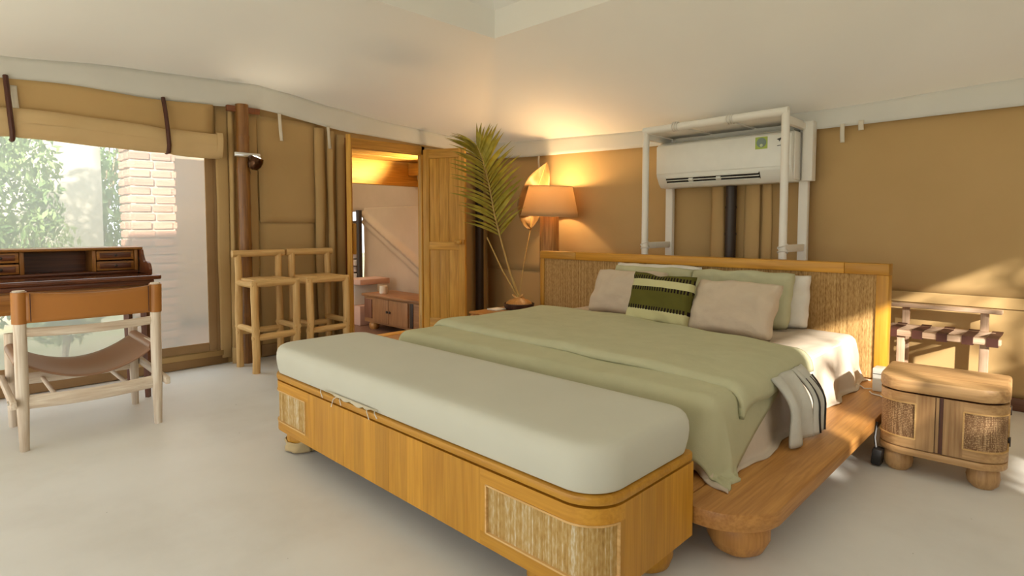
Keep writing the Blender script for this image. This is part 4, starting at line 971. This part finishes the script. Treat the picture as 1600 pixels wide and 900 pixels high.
# two bare cut stems beside the frond
MB().tube([(-3.885, 4.05, 0.51), (-3.98, 3.93, 0.78), (-4.08, 3.82, 1.10)], [0.007, 0.007, 0.006], 8).build('bare_stem', rach, label='thin bare stem leaning out of the wooden vase', cat='stem')
dl = thing('dried_leaf', 'large dried tan leaf on a thin stem behind the lamp shade', 'dried leaf', (-3.90, 4.08, LZ0+0.09))
b0 = Vector((-3.90, 4.08, LZ0+0.09))
lb, ltip = Vector((-4.29, 4.67, 1.175)), Vector((-4.17, 4.80, 1.905))
st = [b0, Vector((-4.03, 4.27, 0.75)), Vector((-4.20, 4.52, 1.0)), lb]
MB().tube([spline(st, k/12)-b0 for k in range(13)], 0.005, 6).build('stem', rach, dl)
dlm = leafmat('dried_leaf_skin', (0.24, 0.135, 0.04), (0.38, 0.235, 0.09), 0.06)
def dleaf(u, v):
    t = u; c = 2*v-1
    wl_, wr_ = 0.185*math.sin(PI*t)**0.62*(1.15-0.35*t), 0.13*math.sin(PI*t)**0.8
    off = c*(wl_ if c < 0 else wr_)
    p = lb + (ltip-lb)*t + side*(off - 0.035*math.sin(PI*t)) + view*(0.04*c*c + 0.012*math.sin(t*22+c*3)) + Vector((0, 0, 0.012*math.sin(c*9+t*14)))
    return p - b0
MB().grid(dleaf, 36, 16).build('blade', dlm, dl, solid=0.003)
def vein(c):
    return [Vector(dleaf(0.03+0.94*k/16, c)) + view*0.006 for k in range(17)]
MB().tube(vein(0.5), [0.006-0.004*k/16 for k in range(17)], 6).build('midrib', rach, dl)

lp = thing('log_lamp', 'tall timber log lamp with a glowing linen shade behind the headboard', 'lamp', (-3.99, 4.64, 0))
def logf(u, v):
    a = 2*PI*u; z = 1.42*v; r = 0.098*(1+0.10*wob(math.cos(a)*2.2, math.sin(a)*2.2, z*1.2)+0.05*wob(math.cos(a)*6, math.sin(a)*6, z*2))
    return (r*math.cos(a), r*math.sin(a), z)
mb = MB(); mb.grid(logf, 28, 24); bmesh.ops.remove_doubles(mb.bm, verts=mb.bm.verts, dist=0.0005); bmesh.ops.holes_fill(mb.bm, edges=mb.bm.edges)
mb.build('log', wood('rustic_log', (0.16, 0.065, 0.018), (0.50, 0.27, 0.09), 'z', rough=0.7), lp)
m, nt, N, L, P = newmat('linen_shade'); shm = m
tl = N.new('ShaderNodeBsdfTranslucent'); tl.inputs[0].default_value = (0.86, 0.66, 0.40, 1)
P.inputs['Base Color'].default_value = (0.60, 0.43, 0.23, 1); P.inputs['Roughness'].default_value = 0.9
mp = coords(N, L, (300, 300, 300)); nn = N.new('ShaderNodeTexNoise'); nn.inputs['Scale'].default_value = 1; L.new(mp.outputs[0], nn.inputs['Vector']); bump(N, L, nn.outputs[0], P, 0.2, 0.002)
mx = N.new('ShaderNodeMixShader'); mx.inputs[0].default_value = 0.27; L.new(P.outputs[0], mx.inputs[1]); L.new(tl.outputs[0], mx.inputs[2]); L.new(mx.outputs[0], N['Material Output'].inputs[0])
sh = thing  # readability only
def shade(u, v):
    a = 2*PI*u; r = 0.305 - 0.075*v
    return (r*math.cos(a), r*math.sin(a), 0.31*v)
mb = MB(); mb.grid(shade, 48, 6); bmesh.ops.remove_doubles(mb.bm, verts=mb.bm.verts, dist=0.0005)
shd = mb.build('lamp_shade', shm, lp, loc=(0.0, 0, 1.315), rot=(R(0), R(2.5), 0), solid=0.003)
rim = MB()
for zz, r_ in ((0.0, 0.305), (0.31, 0.23)): rim.tube([(r_*math.cos(k/32*2*PI), r_*math.sin(k/32*2*PI), zz) for k in range(33)], 0.004, 6, False)
rim.build('shade_rim', shm, shd)
MB().lathe([(0, 0), (0.022, 0), (0.022, 0.05), (0, 0.05)], (0, 0, 1.42), 14).build('socket', darkm, lp)
MB().lathe([(0, 0), (0.02, 0.005), (0.035, 0.05), (0.025, 0.085), (0, 0.095)], (0, 0, 1.47), 16).build('bulb', emit('lamp_bulb', (1, 0.68, 0.34), 12.0), lp)
lt = bpy.data.lights.new('log_lamp_light', 'POINT'); lt.energy = 10; lt.color = (1, 0.66, 0.33); lt.shadow_soft_size = 0.05
lo = bpy.data.objects.new('log_lamp_light', lt); COL.objects.link(lo); lo.parent = lp; lo.location = (0, 0, 1.585)

# ------------------------------------------------------------------ air conditioner on its white bamboo frame
fx0, fx1, fyf, fyb = -2.735, -1.565, 4.47, 4.90
fr = thing('air_conditioner_stand', 'white painted bamboo stand around the air conditioner', 'stand', (-2.15, 4.7, 0))
fo = (2.15, -4.7, 0)
def wpole(mb, a, b, r):
    a, b = Vector(a), Vector(b); n = 30; L_ = (b-a).length
    return mb.tube([a.lerp(b, k/n) for k in range(n+1)], [r*(1+0.10*math.exp(-((((k/n*L_+0.07) % 0.28)-0.14)/0.012)**2)) for k in range(n+1)], 12)
for x in (fx0, fx1):
    wpole(MB(), (x, fyf, 0), (x, fyf, 2.05), 0.029).build('front_post', whitep, fr, fo)
    MB().box(x-0.035, x+0.035, fyb-0.02, fyb+0.03, 0, 2.02, 0.006).build('back_post', whitep, fr, fo)
    MB().box(x-0.02, x+0.02, fyf, fyb, 1.01, 1.065, 0.006).build('side_bar', whitep, fr, fo)
    MB().box(x-0.02, x+0.02, fyf, fyb, 1.96, 2.01, 0.006).build('top_side_bar', whitep, fr, fo)
    for y in (fyf,):
        for zz in (1.01, 1.035, 1.06):
            MB().tube([(x+0.034*math.cos(a/12*2*PI), y+0.034*math.sin(a/12*2*PI), zz+0.012*math.sin(a/12*2*PI*1+zz*90)) for a in range(13)], 0.005, 6, False).build('lashing', cordw, fr, fo)
wpole(MB(), (fx0-0.02, fyf, 2.035), (fx1+0.02, fyf, 2.05), 0.032).build('top_pole', whitep, fr, fo)
for k in range(3):
    a = fx0 + 0.02 + k*0.385; MB().box(a, a+0.365, fyf+0.02, fyb, 2.01+0.004*k, 2.03+0.004*k, 0.004).build('top_board', whitep, fr, fo)
for x in (-2.45, -1.98):
    for j in range(3):
        MB().tube([(x+0.02*(j-1), fyf+0.036*math.cos(a/12*2*PI), 2.043+0.036*math.sin(a/12*2*PI)) for a in range(13)], 0.005, 6, False).build('lashing', cordw, fr, fo)
MB().box(fx1+0.0, fx1+0.075, fyb-0.06, fyb+0.03, 1.56, 2.02, 0.005).build('side_board', whitep, fr, fo)

au = thing('air_conditioner', 'white wall air conditioner unit hung inside the white bamboo stand', 'air conditioner', (-2.165, 4.80, 1.75))
ax0, ax1 = -0.605, 0.57
prof = [(0.13, 0.20), (-0.05, 0.20), (-0.075, 0.185), (-0.085, 0.15), (-0.09, -0.085), (-0.082, -0.105), (-0.045, -0.165), (-0.01, -0.195), (0.13, -0.195)]
MB().prism(prof, ax0, ax1, 'x', bev=0.008).build('casing', acwhite, au)
MB().box(ax0+0.004, ax1-0.004, -0.098, -0.088, -0.075, 0.175, 0.004).build('front_panel', acwhite, au)
MB().box(ax0+0.01, ax1-0.01, -0.04, 0.12, 0.202, 0.21, 0.003).build('top_grille', plain('grey_grille', (0.5, 0.5, 0.45), 0.6), au)
vent = MB().prism([(-0.0835, -0.108), (-0.052, -0.158), (-0.046, -0.155), (-0.078, -0.104)], ax0+0.09, ax1-0.25, 'x').build('air_outlet', black, au)
for k in range(3):
    zz = -0.112-0.022*k; yy = -0.083+0.0145*k
    MB().box(ax0+0.095, ax1-0.255, yy-0.012, yy+0.004, zz-0.003, zz+0.003, 0.001, rot=(R(25), 0, 0)).build('louver', acwhite, vent)
for x in (ax0+0.33, ax0+0.58): MB().box(x-0.02, x+0.02, -0.083, -0.055, -0.15, -0.118, 0.002, rot=(R(-35), 0, 0)).build('louver_clip', acwhite, vent)
# energy sticker: green square with a grey dial, and the maker's mark
MB().box(0.29, 0.385, -0.1005, -0.098, 0.07, 0.165).build('energy_sticker', plain('sticker_green', (0.42, 0.55, 0.10), 0.5), au)
MB().tube([(0.338, -0.1005, 0.12), (0.338, -0.1018, 0.12)], 0.038, 24).build('sticker_dial', plain('sticker_grey', (0.22, 0.30, 0.26), 0.5), au)
MB().tube([(0.338, -0.1015, 0.098), (0.338, -0.1026, 0.098)], 0.012, 16).build('sticker_dot', plain('sticker_pale', (0.6, 0.7, 0.45), 0.5), au)
lg = MB(); lg.prism([(0.455, 0.135), (0.515, 0.155), (0.485, 0.130), (0.475, 0.115), (0.47, 0.128)], -0.1005, -0.098, 'y').prism([(0.46, 0.082), (0.50, 0.084), (0.50, 0.089), (0.46, 0.087)], -0.1005, -0.098, 'y')
lg.build('maker_mark', black, au)
MB().box(ax1, ax1+0.012, -0.06, 0.12, -0.18, 0.19, 0.004).build('end_cap', whitep, au)

# ------------------------------------------------------------------ unseen plants added outside the open side to break up the sun
def branchy(loc, label, seed, n, r, z0, z1, size):
    t = thing('garden_shrub', label, 'shrub', loc)
    leaf_cloud('foliage', n, size, r, r*1.3, z0, z1, gl1, t, seed)
    MB().tube([(0, 0, 0), (0.1, 0.05, (z0+z1)/2), (0, 0.1, z1*0.95)], [0.05, 0.04, 0.015], 8).build('branch', stemm, t)
branchy((3.3, 2.1, -0.3), 'leafy shrub added outside the open right side to break up the sun', 31, 150, 0.7, 1.7, 3.4, 0.13)
branchy((3.4, 0.2, -0.3), 'second leafy shrub added outside the open right side to break up the sun', 32, 150, 0.7, 1.5, 3.2, 0.13)
